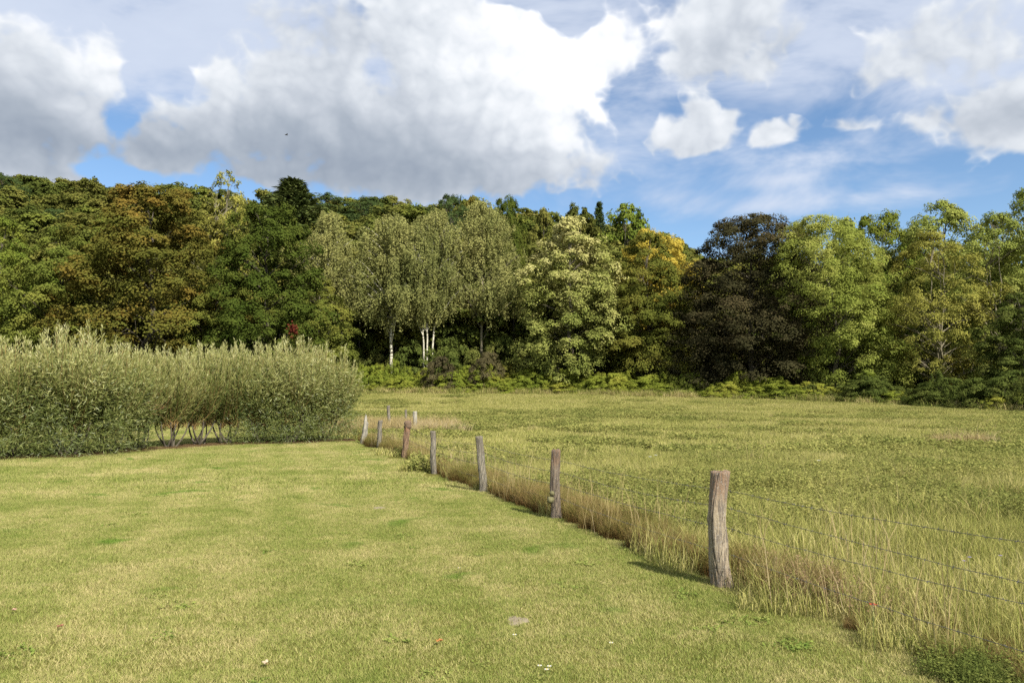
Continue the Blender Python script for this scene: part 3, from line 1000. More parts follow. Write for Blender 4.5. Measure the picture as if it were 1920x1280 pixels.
class Conifer:
    """spruce or fir: whorls of drooping branches with needle sprays"""
    def __init__(self, seed, H, R, rows=34, per=11, nd=34, L=0.34, W=0.11, z0=0.12, trunk_r=0.25, shape=0.85):
        rng = np.random.default_rng(seed)
        self.H, self.R = H, R
        tb, lb = Tubes(), Tubes()
        zs = np.linspace(0, 1, 8)
        tb.add(np.stack([zs * 0, zs * 0, -0.2 + (H + 0.1) * zs], axis=1), trunk_r * (1 - 0.95 * zs), 8)
        P, A = [], []
        for i in range(rows):
            t = (i + 0.5) / rows
            z = (z0 + (1 - z0) * t) * H
            r = R * (1 - t) ** shape + 0.12
            for j in range(per):
                th = j * 2 * math.pi / per + i * 0.7 + rng.normal(0, 0.2)
                rl = r * rng.uniform(0.6, 1.1)
                e = np.array([math.cos(th) * rl, math.sin(th) * rl, z - rl * 0.22 + rng.normal(0, 0.1)])
                a = np.array([0, 0, z])
                u = np.linspace(0, 1, 4)[:, None]
                pts = a + (e - a) * u + np.array([0, 0, -0.06 * rl]) * np.sin(u * math.pi)
                lb.add(pts, 0.03 * (1 - 0.8 * u[:, 0]), 4)
                uu = rng.uniform(0.2, 1.05, nd)[:, None]
                P.append(a + (e - a) * uu + rng.normal(0, 0.09, (nd, 3)) * (1 + rl * 0.35))
                A.append(unit(e - a) + rng.normal(0, 0.6, (nd, 3)))
        P, A = np.concatenate(P), np.concatenate(A)
        m = len(P)
        nrm = unit(rng.normal(0, 0.6, (m, 3)) + np.array([0, 0, 0.7]))
        sz = rng.uniform(0.7, 1.3, m)
        v, f = leaf_quads(P, A, nrm, L * sz, W * sz)
        self.leaves = mesh_np("leaves", v, [f], face_attr={'tint': rng.random(m)})
        self.trunk, self.limbs = tb.mesh("trunk"), lb.mesh("limbs")


ROUND = [(0, 0.35), (0.12, 0.75), (0.3, 0.97), (0.5, 1.0), (0.7, 0.86), (0.86, 0.58), (0.95, 0.33), (1.0, 0.10)]
SKIRT = [(0, 0.80), (0.12, 0.95), (0.3, 1.0), (0.5, 0.93), (0.7, 0.78), (0.86, 0.55), (0.95, 0.34), (1.0, 0.12)]
TALL = [(0, 0.4), (0.15, 0.8), (0.35, 1.0), (0.6, 0.92), (0.8, 0.70), (0.92, 0.42), (1.0, 0.12)]
DOME = [(0, 0.7), (0.2, 0.95), (0.45, 1.0), (0.7, 0.82), (0.9, 0.5), (1.0, 0.2)]
BIRCH = [(0, 0.5), (0.2, 0.88), (0.45, 1.0), (0.68, 0.8), (0.86, 0.45), (1.0, 0.06)]

PROTO = {
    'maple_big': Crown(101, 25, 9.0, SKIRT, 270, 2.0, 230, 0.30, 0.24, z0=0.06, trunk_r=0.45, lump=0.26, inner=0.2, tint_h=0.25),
    'maple': Crown(102, 20, 6.0, SKIRT, 190, 1.65, 215, 0.28, 0.22, z0=0.06, lump=0.26, inner=0.2),
    'round': Crown(103, 20, 6.5, ROUND, 180, 1.7, 215, 0.27, 0.20, z0=0.10, lump=0.28, inner=0.2),
    'oak': Crown(104, 20, 6.2, SKIRT, 230, 1.35, 195, 0.26, 0.19, z0=0.05, lump=0.30, flat=0.9, inner=0.2, under=0.4),
    'beech': Crown(105, 21, 8.0, SKIRT, 380, 1.75, 190, 0.24, 0.17, z0=0.09, lump=0.14, flat=0.65, droop=0.5, gap=0.0, inner=0.2),
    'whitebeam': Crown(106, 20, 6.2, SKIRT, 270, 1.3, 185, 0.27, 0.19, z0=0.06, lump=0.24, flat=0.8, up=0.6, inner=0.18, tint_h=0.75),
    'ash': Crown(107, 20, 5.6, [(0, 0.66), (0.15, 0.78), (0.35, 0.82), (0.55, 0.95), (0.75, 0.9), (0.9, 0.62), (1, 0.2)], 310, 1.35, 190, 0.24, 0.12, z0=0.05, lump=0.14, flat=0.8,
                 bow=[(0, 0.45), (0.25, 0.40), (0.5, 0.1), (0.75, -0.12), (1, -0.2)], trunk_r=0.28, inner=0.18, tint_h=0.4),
    'open_ash': Crown(108, 21, 6.0, TALL, 190, 1.35, 160, 0.25, 0.15, z0=0.12, lump=0.35, inner=0.3, flat=0.8, forks=3, limb_n=60, trunk_r=0.24, gap=0.5, limb_r=0.08),
    'sparse': Crown(109, 22, 4.0, TALL, 240, 0.75, 55, 0.22, 0.15, z0=0.18, lump=0.3, inner=0.35, forks=3, limb_n=120, trunk_r=0.2, flat=1.0, limb_r=0.06, fine=1.0, dens=1.0),
    'birch_a': Weeping(110, 20, 5.0, BIRCH, 1900, 26, 0.17, 0.115, z0=0.44, trunk_r=0.175),
    'birch_b': Weeping(111, 20, 4.4, BIRCH, 1700, 26, 0.17, 0.115, z0=0.44, lean=0.8, trunk_r=0.15),
    'spruce': Conifer(112, 18, 3.6),
    'fir': Conifer(118, 18, 4.5, rows=24, per=13, nd=40, z0=0.42, shape=0.85, L=0.4, W=0.14),
    'pine': Crown(113, 18, 4.5, [(0, 0.5), (0.3, 0.9), (0.6, 1.0), (0.85, 0.7), (1, 0.2)], 170, 1.15, 110, 0.30, 0.12, z0=0.45, lump=0.35, flat=0.6, limb_n=50, gap=0.1, fine=1.0, dens=1.0),
    'hill_a': Crown(114, 18, 5.2, ROUND, 110, 1.7, 100, 0.42, 0.33, z0=0.1, lump=0.28, inner=0.1, fine=1.0, dens=1.0),
    'hill_b': Crown(115, 18, 4.6, TALL, 100, 1.6, 100, 0.42, 0.33, z0=0.1, lump=0.28, inner=0.1, fine=1.0, dens=1.0),
    'hill_c': Crown(116, 17, 5.4, DOME, 120, 1.5, 100, 0.40, 0.30, z0=0.1, lump=0.32, inner=0.1, fine=1.0, dens=1.0),
    'shrub': Crown(117, 3.0, 1.9, DOME, 60, 0.6, 105, 0.17, 0.12, z0=0.02, lump=0.32, trunk_r=0.05, limb_n=16, limb_r=0.02, forks=3, bark_top=0.7, fine=0.7, dens=1.7),
    'shrub_b': Crown(119, 3.0, 1.7, [(0, 0.9), (0.3, 1.0), (0.6, 0.7), (0.8, 0.5), (1.0, 0.25)], 75, 0.42, 85, 0.15, 0.07, z0=0.02, lump=0.5, flat=1.2, trunk_r=0.05, limb_n=16, limb_r=0.02, forks=3, bark_top=0.7, gap=0.3, fine=0.8, dens=1.4),
}


def bark_mat(name, a, b, scale=6.0):
    m, g, out = mat_new(name)
    tc = g.n('ShaderNodeTexCoord')
    n = g.noise(g.v('MULTIPLY', tc.outputs['Object'], (1, 1, 0.25)), scale, 5.0, 0.65)
    bs = g.n('ShaderNodeBsdfPrincipled')
    g.put(bs.inputs['Base Color'], ramp(g, n, [(0.3, a), (0.7, b)]))
    bs.inputs['Roughness'].default_value = 0.9
    bp = g.n('ShaderNodeBump')
    bp.inputs['Strength'].default_value = 0.8
    bp.inputs['Distance'].default_value = 0.05
    g.put(bp.inputs['Height'], n)
    g.put(bs.inputs['Normal'], bp.outputs[0])
    g.nt.links.new(bs.outputs[0], out)
    return m


def birch_bark():
    m, g, out = mat_new("birch_bark")
    tc = g.n('ShaderNodeTexCoord')
    n = g.noise(g.v('MULTIPLY', tc.outputs['Object'], (1.0, 1.0, 5.0)), 1.6, 4.0, 0.6)
    n2 = g.noise(g.v('MULTIPLY', tc.outputs['Object'], (1.0, 1.0, 0.7)), 2.2, 3.0, 0.6)
    col = ramp(g, n, [(0.40, (0.06, 0.05, 0.045)), (0.47, (0.56, 0.52, 0.46)), (0.7, (0.82, 0.79, 0.74))])
    col = g.mix(g.ss(n2, 0.64, 0.72), col, (0.10, 0.085, 0.075))
    bs = g.n('ShaderNodeBsdfDiffuse')
    g.put(bs.inputs[0], col)
    g.nt.links.new(bs.outputs[0], out)
    return m


BARK = bark_mat("grey_bark", (0.045, 0.038, 0.03), (0.15, 0.125, 0.095))
BARK_PALE = bark_mat("pale_bark", (0.14, 0.12, 0.085), (0.32, 0.28, 0.20))
BARK_DARK = bark_mat("dark_bark", (0.02, 0.017, 0.014), (0.06, 0.05, 0.04))
BIRCHBARK = birch_bark()

F = {
    'olive_brown': foliage_mat("maple_turning", [(0.0, (0.080, 0.096, 0.022)), (0.45, (0.135, 0.133, 0.031)), (0.75, (0.194, 0.144, 0.035)), (1.0, (0.265, 0.158, 0.039))], patch=0.6),
    'mid_green': foliage_mat("maple_green", [(0.0, (0.093, 0.149, 0.026)), (0.5, (0.168, 0.213, 0.040)), (1.0, (0.274, 0.271, 0.057))]),
    'dark_green': foliage_mat("oak_green", [(0.0, (0.044, 0.072, 0.014)), (0.6, (0.087, 0.114, 0.024)), (1.0, (0.169, 0.169, 0.039))]),
    'dull_green': foliage_mat("maple_dull", [(0.0, (0.081, 0.104, 0.024)), (0.6, (0.149, 0.159, 0.035)), (1.0, (0.249, 0.215, 0.053))]),
    'yellow_green': foliage_mat("turning_green", [(0.0, (0.104, 0.142, 0.031)), (0.5, (0.174, 0.196, 0.044)), (1.0, (0.256, 0.234, 0.055))], patch=0.6),
    'birch': foliage_mat("birch_leaves", [(0.0, (0.168, 0.192, 0.071)), (0.5, (0.280, 0.284, 0.108)), (1.0, (0.423, 0.398, 0.165))]),
    'silver': foliage_mat("whitebeam_leaves", [(0.0, (0.155, 0.190, 0.047)), (0.42, (0.280, 0.298, 0.088)), (0.72, (0.497, 0.468, 0.194)), (1.0, (0.746, 0.682, 0.377))], patch=0.25),
    'copper': foliage_mat("copper_leaves", [(0.0, (0.033, 0.034, 0.017)), (0.5, (0.062, 0.057, 0.030)), (1.0, (0.122, 0.092, 0.051))], transl=0.15),
    'bright': foliage_mat("ash_bright", [(0.0, (0.196, 0.256, 0.049)), (0.5, (0.360, 0.398, 0.098)), (1.0, (0.567, 0.534, 0.180))], transl=0.36),
    'tan': foliage_mat("ash_turning", [(0.0, (0.191, 0.202, 0.046)), (0.5, (0.338, 0.322, 0.081)), (1.0, (0.491, 0.420, 0.120))]),
    'gold': foliage_mat("robinia_gold", [(0.0, (0.28, 0.26, 0.06)), (0.35, (0.58, 0.46, 0.085)), (0.7, (0.76, 0.60, 0.13)), (1.0, (0.88, 0.72, 0.21))], transl=0.4),
    'pale_ash': foliage_mat("ash_pale", [(0.0, (0.155, 0.208, 0.047)), (0.5, (0.286, 0.323, 0.083)), (1.0, (0.472, 0.461, 0.159))]),
    'needle': foliage_mat("needles", [(0.0, (0.044, 0.070, 0.026)), (0.6, (0.077, 0.111, 0.040)), (1.0, (0.131, 0.158, 0.059))], transl=0.1),
    'fir': foliage_mat("fir_needles", [(0.0, (0.055, 0.078, 0.026)), (0.6, (0.098, 0.125, 0.042)), (1.0, (0.16, 0.18, 0.062))], transl=0.1),
    'hill_green': foliage_mat("hill_leaves", [(0.0, (0.077, 0.099, 0.026)), (0.5, (0.132, 0.151, 0.037)), (1.0, (0.216, 0.206, 0.057))], vary=0.9, patch=0.35),
    'hill_olive': foliage_mat("hill_leaves_olive", [(0.0, (0.084, 0.097, 0.025)), (0.5, (0.145, 0.150, 0.040)), (1.0, (0.220, 0.194, 0.055))], vary=0.8, patch=0.35),
    'bramble': foliage_mat("bramble_leaves", [(0.0, (0.15, 0.21, 0.036)), (0.5, (0.30, 0.345, 0.060)), (1.0, (0.50, 0.47, 0.10))], transl=0.34),
    'bush_dark': foliage_mat("thicket_leaves", [(0.0, (0.060, 0.087, 0.022)), (0.5, (0.114, 0.142, 0.037)), (1.0, (0.207, 0.202, 0.063))]),
    'plum': foliage_mat("plum_leaves", [(0.0, (0.05, 0.045, 0.028)), (0.5, (0.115, 0.098, 0.055)), (1.0, (0.20, 0.18, 0.085))]),
    'red': foliage_mat("red_leaves", [(0.0, (0.075, 0.020, 0.016)), (1.0, (0.16, 0.040, 0.028))]),
}


def tree(name, label, kind, leaf, px, top, width, Y, bark=None, group='trees along the edge of the wood', rz=None, seed=0, stems=None, sink=0.0):
    p = PROTO[kind]
    X, _, zt = at_depth(px, top, Y)
    zb = float(zg(X, Y)) - sink
    s = width / FPX * Y / 2.0 / (p.R * 1.08)
    r = random.Random(px * 7 + top)
    rz = r.random() * 6.283 if rz is None else rz
    e = empty(name, (X, Y, zb), label, 'tree', group, rz, (s, s, (zt - zb) / (p.H * 1.0)))
    link("trunk", p.trunk, bark or BARK, e)
    link("limbs", p.limbs, bark or BARK, e, kind='stuff')
    link("crown", p.leaves, F[leaf], e)
    return e


# the wood's front row, left to right
tree("broadleaf_tree", "light green leafy tree cut off by the photo's left edge, above the willow hedge", 'maple', 'mid_green', 5, 405, 160, 88)
tree("maple_tree", "green and ochre maple left of the big round brown maple", 'maple', 'yellow_green', 118, 425, 190, 84)
tree("maple_tree", "huge round maple turning olive brown, tallest crown above the left of the hedge", 'maple_big', 'olive_brown', 290, 338, 340, 86)
tree("maple_tree", "low olive green maple in the gap between brown maple and dark oak", 'maple', 'yellow_green', 408, 500, 130, 83)
OAK = tree("oak_tree", "dense dark green oak right of the big brown maple", 'oak', 'dark_green', 505, 378, 215, 84)
tree("ash_tree", "tall thin-leaved tan tree with bare twigs rising behind the brown maple", 'sparse', 'tan', 425, 316, 120, 96, BARK_PALE)
tree("birch_tree", "grey-green drooping birch right behind the dark oak, trunk hidden", 'birch_b', 'birch', 622, 402, 155, 95, BIRCHBARK)
tree("maple_tree", "bright olive young tree beside the right end of the willow hedge", 'maple', 'yellow_green', 600, 520, 130, 88)
tree("birch_tree", "weeping birch on one straight white trunk, leftmost of the white trunks", 'birch_a', 'birch', 735, 404, 215, 91, BIRCHBARK, rz=0.4)
tree("birch_tree", "weeping birch with slanting white trunk, second white trunk from the left", 'birch_b', 'birch', 797, 418, 130, 90.6, BIRCHBARK, rz=3.14)
tree("birch_tree", "slim birch with thin white trunk between its two white-trunked neighbours", 'birch_b', 'birch', 803, 402, 130, 91.0, BIRCHBARK, rz=2.4)
tree("birch_tree", "tall birch with straight white trunk, rightmost of the white cluster", 'birch_b', 'birch', 813, 390, 145, 91.4, BIRCHBARK, rz=1.2)
tree("birch_tree", "tall pale birch with dull trunk left of the silvery whitebeam", 'birch_a', 'birch', 902, 377, 200, 93.5, BARK_PALE, rz=2.0)
tree("oak_tree", "dark round oak crown rising behind the tall pale birch", 'oak', 'dark_green', 950, 362, 110, 104)
tree("whitebeam_tree", "silvery pale whitebeam with cream-tipped crown reaching to the ground", 'whitebeam', 'silver', 1068, 410, 215, 90)
tree("maple_tree", "rounded green maple between silvery whitebeam and dark copper beech", 'maple', 'dull_green', 1212, 432, 165, 89)
tree("robinia_tree", "golden yellow robinia top glowing behind the green maple", 'round', 'gold', 1220, 421, 165, 98)
tree("copper_beech", "dark brown-leaved copper beech, darkest crown right of the golden tree", 'beech', 'copper', 1402, 398, 300, 84.5)
tree("ash_tree", "bright lime green ash with bulging right side, beside the copper beech", 'ash', 'bright', 1552, 398, 215, 77.5, rz=0.0)
tree("ash_tree", "dark green tree wedged behind the lime green ash", 'round', 'mid_green', 1650, 388, 175, 87)
tree("ash_tree", "yellow-brown open ash with several pale stems on the right", 'open_ash', 'tan', 1748, 432, 195, 73, BARK_PALE)
tree("ash_tree", "pale green domed ash crown behind the yellow-brown ash", 'round', 'pale_ash', 1768, 371, 215, 84)
tree("ash_tree", "open green tree with bare grey stems near the photo's right edge", 'open_ash', 'pale_ash', 1862, 398, 195, 74, BARK_PALE)
tree("ash_tree", "tallest leafy tree at the photo's right edge, top against blue sky", 'round', 'pale_ash', 1950, 338, 230, 77)
tree("thorn_tree", "low shaded green tree at the right edge near the meadow", 'maple', 'bush_dark', 1915, 545, 150, 66)
tree("broadleaf_tree", "pale green crown showing between copper beech and right-hand ash trees", 'hill_b', 'pale_ash', 1585, 398, 90, 96)

# crowns one can pick out on the hill behind
H_ = 'single crowns on the wooded hill'
tree("fir_tree", "pointed dark fir standing above the hill's skyline", 'fir', 'fir', 549, 337, 310, 140, group=H_)
tree("pine_tree", "dark flat-topped pine on the skyline right of the pointed fir", 'pine', 'needle', 622, 364, 100, 172, group=H_)
tree("pine_tree", "small dark pine on the skyline between fir and birch tops", 'pine', 'needle', 690, 368, 90, 172, group=H_)
tree("pine_tree", "bluish pine crown on the skyline above the white-trunked birches", 'pine', 'needle', 848, 362, 100, 135, group=H_)
tree("beech_tree", "brownish crown on the skyline beside the bluish pine", 'hill_a', 'olive_brown', 886, 360, 56, 135, group=H_)
tree("oak_tree", "small grey-green crown left of the whitebeam top on the skyline", 'hill_b', 'hill_green', 1018, 382, 60, 130, group=H_)
tree("oak_tree", "rounded olive crown on the skyline behind the whitebeam", 'hill_c', 'hill_olive', 1088, 374, 90, 125, group=H_)
tree("spruce_tree", "thin dark spruce spire behind the whitebeam's right side", 'spruce', 'needle', 1123, 380, 90, 128, group=H_)
tree("oak_tree", "dark green spreading crown on the skyline left of the golden tree", 'hill_a', 'mid_green', 1172, 373, 110, 120, group=H_)
tree("pine_tree", "dark pine tuft at the left end of the skyline", 'pine', 'needle', 10, 324, 90, 160, group=H_)
tree("beech_tree", "domed crown on the skyline above the big maple's left shoulder", 'hill_c', 'hill_olive', 162, 330, 110, 165, group=H_)


# the rest of the wood reads as one mass
def build_wood():
    X, Y = grid_points(-165, 150, 97, 205, 5.2, 0.40)
    a = X / Y
    k = (np.abs(a) < 0.80) & (Y > 97 + 6 * RN.random(len(X)))
    X, Y = X[k], Y[k]
    n = len(X)
    s = RN.uniform(0.8, 1.15, n)
    s = np.where(X / Y > 0.22, s * 0.9, s)
    far = np.clip((Y - 150) / 55, 0, 1)
    s = s * (1.0 - 0.12 * far)
    v = RN.choice(7, n, p=[0.22, 0.15, 0.18, 0.18, 0.13, 0.12, 0.02])
    A = ('hill_a', 'hill_b', 'hill_c')
    protos = [(PROTO['hill_a'].leaves, F['hill_green']), (PROTO['hill_b'].leaves, F['hill_green']), (PROTO['hill_c'].leaves, F['hill_green']),
              (PROTO['hill_a'].leaves, F['hill_olive']), (PROTO['hill_c'].leaves, F['hill_olive']), (PROTO['hill_b'].leaves, F['yellow_green']), (PROTO['pine'].leaves, F['needle'])]
    pts = np.stack([X, Y, zg(X, Y)], axis=1)
    scatter("hillside_wood", pts, RN.random(n) * 6.283, np.stack([s * 1.12, s * 1.12, s * RN.uniform(0.9, 1.05, n)], axis=1), v, protos, "mixed green wood covering the hill behind the tree row", tilt=False)
    # dark stems inside the wood
    st = Tubes()
    zz = np.linspace(0, 1, 5)
    st.add(np.stack([0.1 * np.sin(zz * 5), 0.08 * np.cos(zz * 4), -0.3 + 8 * zz], axis=1), 0.24 * (1 - 0.7 * zz), 7)
    X2, Y2 = grid_points(-80, 75, 96, 118, 3.6, 0.45)
    k = np.abs(X2 / Y2) < 0.78
    X2, Y2 = X2[k], Y2[k]
    scatter("wood_stems", np.stack([X2, Y2, zg(X2, Y2)], axis=1), RN.random(len(X2)) * 6.283, RN.uniform(0.7, 1.3, len(X2)), np.zeros(len(X2)), [(st.mesh("stem"), BARK_DARK)],
            "dark trunks deep inside the shaded wood", tilt=False)
    # shaded undergrowth behind the front row
    X3, Y3 = grid_points(-85, 80, 93, 112, 3.4, 0.45)
    k = np.abs(X3 / Y3) < 0.8
    X3, Y3 = X3[k], Y3[k]
    scatter("wood_undergrowth", np.stack([X3, Y3, zg(X3, Y3) - 0.1], axis=1), RN.random(len(X3)) * 6.283, np.stack([RN.uniform(1.0, 1.7, len(X3))] * 2 + [RN.uniform(1.0, 2.6, len(X3))], axis=1),
            np.zeros(len(X3)), [(PROTO['shrub'].leaves, F['bush_dark'])], "shaded undergrowth inside the wood", tilt=False)


build_wood()


def build_thicket():
    """the low bramble belt between meadow and wood"""
    xs = np.arange(_ep[0, 0] - 6, _ep[-1, 0] + 8, 0.75)
    X = np.repeat(xs, 3) + RN.uniform(-0.5, 0.5, len(xs) * 3)
    dep = RN.uniform(0.4, 4.2, len(X))
    Y = edge_y(X) + dep
    a = X / Y
    w = np.interp(a, [-0.5, -0.18, 0.12, 0.3, 0.45, 0.7], [1, 1, 1, 0.95, 0.5, 0.15])
    br = RN.random(len(X)) < w
    hs = np.interp(a, [-0.2, 0.0, 0.2, 0.4, 0.7], [1.05, 1.0, 0.8, 0.75, 0.9]) * RN.uniform(0.35, 1.2, len(X)) * np.interp(dep, [0.5, 2.5], [0.65, 1.0])
    Z = zg(X, Y) - 0.15
    wide = RN.uniform(0.45, 1.05, len(X))
    hs = hs * np.where(RN.random(len(X)) < 0.07, 1.5, 1.0)
    scl = np.stack([wide, wide, hs], axis=1)
    protos = [(PROTO['shrub'].leaves, F['bramble']), (PROTO['shrub'].leaves, F['bush_dark']), (PROTO['shrub_b'].leaves, F['bramble']), (PROTO['shrub_b'].leaves, F['bush_dark']), (PROTO['shrub_b'].leaves, F['yellow_green'])]
    var = np.where(br, 0, 1) + 2 * (RN.random(len(X)) < 0.4)
    var = np.where(RN.random(len(X)) < 0.10, 4, var)
    scatter("bramble_thicket", np.stack([X, Y, Z], axis=1), RN.random(len(X)) * 6.283, scl, var, protos, "bright green bramble thicket along the foot of the wood", tilt=False)


build_thicket()


def shrub(name, label, leaf, px, top, width, Y, group=None):
    p = PROTO['shrub']
    X, _, zt = at_depth(px, top, Y)
    zb = float(zg(X, Y)) - 0.05
    s = width / FPX * Y / 2.0 / (p.R * 1.1)
    e = empty(name, (X, Y, zb), label, 'shrub', group, px * 0.37, (s, s, (zt - zb) / (p.H * 1.02)))
    link("stems", p.trunk, BARK, e)
    link("twigs", p.limbs, BARK, e)
    link("foliage", p.leaves, F[leaf], e)


shrub("plum_shrub", "purple-brown shrub right of the white birch trunks", 'plum', 826, 664, 62, 87.5)
shrub("plum_shrub", "purple-brown shrub below the dull-trunked pale birch", 'plum', 912, 655, 66, 87.5)
shrub("thorn_shrub", "dark green bush at the foot of the lime green ash", 'bush_dark', 1625, 700, 110, 73)
shrub("thorn_shrub", "rounded dark bush under the yellow-brown ash", 'bush_dark', 1775, 705, 110, 68)
shrub("thorn_shrub", "dark shaded bush right at the meadow's right-hand corner", 'bush_dark', 1895, 690, 120, 62)


def red_spray():
    """a spray of creeper turned red, hanging in the dark oak"""
    r = np.random.default_rng(5)
    P = np.array(at_depth(549, 617, 77.8))
    q = P + r.normal(0, 0.27, (260, 3)) * np.array([0.7, 0.7, 1.0])
    v, f = leaf_quads(q, r.normal(0, 1, (260, 3)) - np.array([0, 0, 0.5]), unit(r.normal(0, 0.6, (260, 3)) + np.array([0, -0.6, 0.5])), 0.24, 0.2)
    o = link("red_creeper", mesh_np("red_creeper", v, [f], face_attr={'tint': r.random(260)}), F['red'], OAK, label="spray of red creeper leaves low in the oak")
    bpy.context.view_layer.update()
    o.matrix_parent_inverse = OAK.matrix_world.inverted()


red_spray()

# ------------------------------------------------------------------ willow hedge
class Willow:
    """many upright rods from a low fan of stems, set with narrow leaves"""
    def __init__(self, seed, H=4.0, R=1.45, rods=120, per=120, low=0.95, skirt=0):
        rng = np.random.default_rng(seed)
        self.H, self.R = H, R
        sb, rb = Tubes(), Tubes()
        P, A, T, O = [], [], [], []
        heads = []
        for k in range(7):
            th = k * 2 * math.pi / 7 + rng.normal(0, 0.3)
            r1 = rng.uniform(0.35, 0.75) * R * 0.8
            e = np.array([math.cos(th) * r1, math.sin(th) * r1 * 0.7, rng.uniform(0.8, 1.15)])
            u = np.linspace(0, 1, 6)[:, None]
            b = np.array([rng.normal(0, 0.12), rng.normal(0, 0.1), -0.12])
            pts = b + (e - b) * u + np.array([math.cos(th), math.sin(th), 0]) * np.sin(u * math.pi) * 0.10
            sb.add(pts, 0.05 * (1 - 0.55 * u[:, 0]), 6)
            heads.append(e)
        for i in range(rods):
            h = heads[rng.integers(0, 7)]
            th = rng.random() * 2 * math.pi
            rr = R * math.sqrt(rng.random())
            top = np.array([rr * math.cos(th) * 1.1, rr * math.sin(th), H * (1.0 - 0.28 * (rr / R) ** 2) * rng.uniform(0.74, 1.04)])
            a = np.array([h[0] * rng.uniform(0.3, 1.0), h[1] * rng.uniform(0.3, 1.0), h[2] * rng.uniform(0.75, 1.0)])
            u = np.linspace(0, 1, 6)[:, None]
            ctrl = np.array([top[0] * 0.8, top[1] * 0.8, a[2] + (top[2] - a[2]) * 0.45])
            pts = a * (1 - u) ** 2 + 2 * ctrl * u * (1 - u) + top * u ** 2
            rb.add(pts, 0.013 * (1 - 0.8 * u[:, 0]), 4)
            if i < 26:                                   # leaders that stand above the rest like plumes
                top[2] += rng.uniform(0.0, 0.6) * H * 0.15
                ctrl[2] += 0.3
            s = (rng.random(per) ** 0.85 * 0.94 + 0.08)[:, None]
            p = a * (1 - s) ** 2 + 2 * ctrl * s * (1 - s) + top * s ** 2
            d = unit(2 * (ctrl - a) * (1 - s) + 2 * (top - ctrl) * s)
            ph = rng.random(per) * 2 * math.pi
            o = np.stack([np.cos(ph), np.sin(ph), np.zeros(per)], axis=1)
            spread = 0.16 * (1.15 - s) + 0.015
            P.append(p + o * spread * rng.random((per, 1)) + np.array([0, 0, 0.0]))
            A.append(d * 1.1 + o * 0.5 + rng.normal(0, 0.16, (per, 3)) - np.array([0, 0, 0.5]) * (1 - s) * rng.random((per, 1)))
            O.append(o)
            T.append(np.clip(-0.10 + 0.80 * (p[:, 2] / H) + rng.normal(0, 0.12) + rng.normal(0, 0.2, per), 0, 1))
        # side shoots that bush out, down to the ground where the plant is full
        for i in range(skirt):
            th = rng.random() * 2 * math.pi
            z = (rng.random() ** 0.8) * H * 0.72 + 0.05
            r0 = R * rng.uniform(0.35, 0.98)
            c = np.array([r0 * math.cos(th) * 1.15, r0 * math.sin(th), z])
            n = 40
            q = c + rng.normal(0, 0.2, (n, 3))
            q[:, 2] = np.abs(q[:, 2])
            o = np.tile([math.cos(th), math.sin(th), 0], (n, 1))
            P.append(q)
            A.append(o * 0.6 + rng.normal(0, 0.55, (n, 3)) + np.array([0, 0, 0.1]))
            O.append(o)
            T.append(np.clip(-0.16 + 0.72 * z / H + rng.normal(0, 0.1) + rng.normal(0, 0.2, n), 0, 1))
        P, A, O, T = (np.concatenate(x) for x in (P, A, O, T))
        k = P[:, 2] > (low if skirt == 0 else 0.03) + rng.normal(0, 0.15, len(P))
        P, A, O, T = P[k], A[k], O[k], T[k]
        m = len(P)
        nrm = unit(O + rng.normal(0, 0.5, (m, 3)) + np.array([0, 0, 0.6]))
        sz = rng.uniform(0.7, 1.35, m)
        v, f = leaf_quads(P, A, nrm, 0.135 * sz, 0.018 * sz, curl=0.2)
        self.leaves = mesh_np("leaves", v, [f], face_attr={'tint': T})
        self.stems, self.rods = sb.mesh("stems"), rb.mesh("rods")


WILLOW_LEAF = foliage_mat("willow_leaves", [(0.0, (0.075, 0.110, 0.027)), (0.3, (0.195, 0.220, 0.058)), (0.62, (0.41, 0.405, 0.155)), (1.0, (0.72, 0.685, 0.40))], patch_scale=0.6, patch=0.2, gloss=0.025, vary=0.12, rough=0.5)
WILLOW_ROD = bark_mat("willow_rods", (0.20, 0.13, 0.04), (0.34, 0.22, 0.08), 3.0)
TWIG_BROWN = bark_mat("dry_twigs", (0.16, 0.08, 0.04), (0.32, 0.18, 0.10), 5.0)
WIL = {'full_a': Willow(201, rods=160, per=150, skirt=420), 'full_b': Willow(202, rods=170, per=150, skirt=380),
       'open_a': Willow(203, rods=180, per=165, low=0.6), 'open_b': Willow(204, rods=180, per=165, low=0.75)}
# foot x, foot y, top y, width (photo pixels), kind, label
WILLOWS = [
    (-75, 866, 626, 190, 'full_b', "bushy willow half outside the photo's left edge"),
    (20, 862, 640, 190, 'full_a', "dense dark-based willow at the left end of the hedge in view"),
    (125, 858, 612, 200, 'full_b', "tallest greyish willow of the hedge, leafy down to the lawn"),
    (205, 851, 644, 150, 'full_a', "full willow just right of the tallest greyish one"),
    (262, 845, 654, 140, 'open_b', "willow with rusty dead twigs tangled through its middle"),
    (318, 842, 656, 130, 'open_b', "bare-footed willow just right of the one with dead twigs"),
    (372, 838, 645, 135, 'open_a', "bare-footed willow in the middle of the hedge's open stretch"),
    (424, 835, 646, 130, 'open_b', "bare-footed willow left of the fuller hedge end"),
    (482, 833, 646, 140, 'full_a', "willow where the open stretch meets the full hedge end"),
    (545, 832, 634, 150, 'full_b', "full willow second from the hedge's right end"),
    (612, 829, 652, 130, 'full_a', "rounded willow at the hedge's right end beside the fence"),
]
HEDGE = []
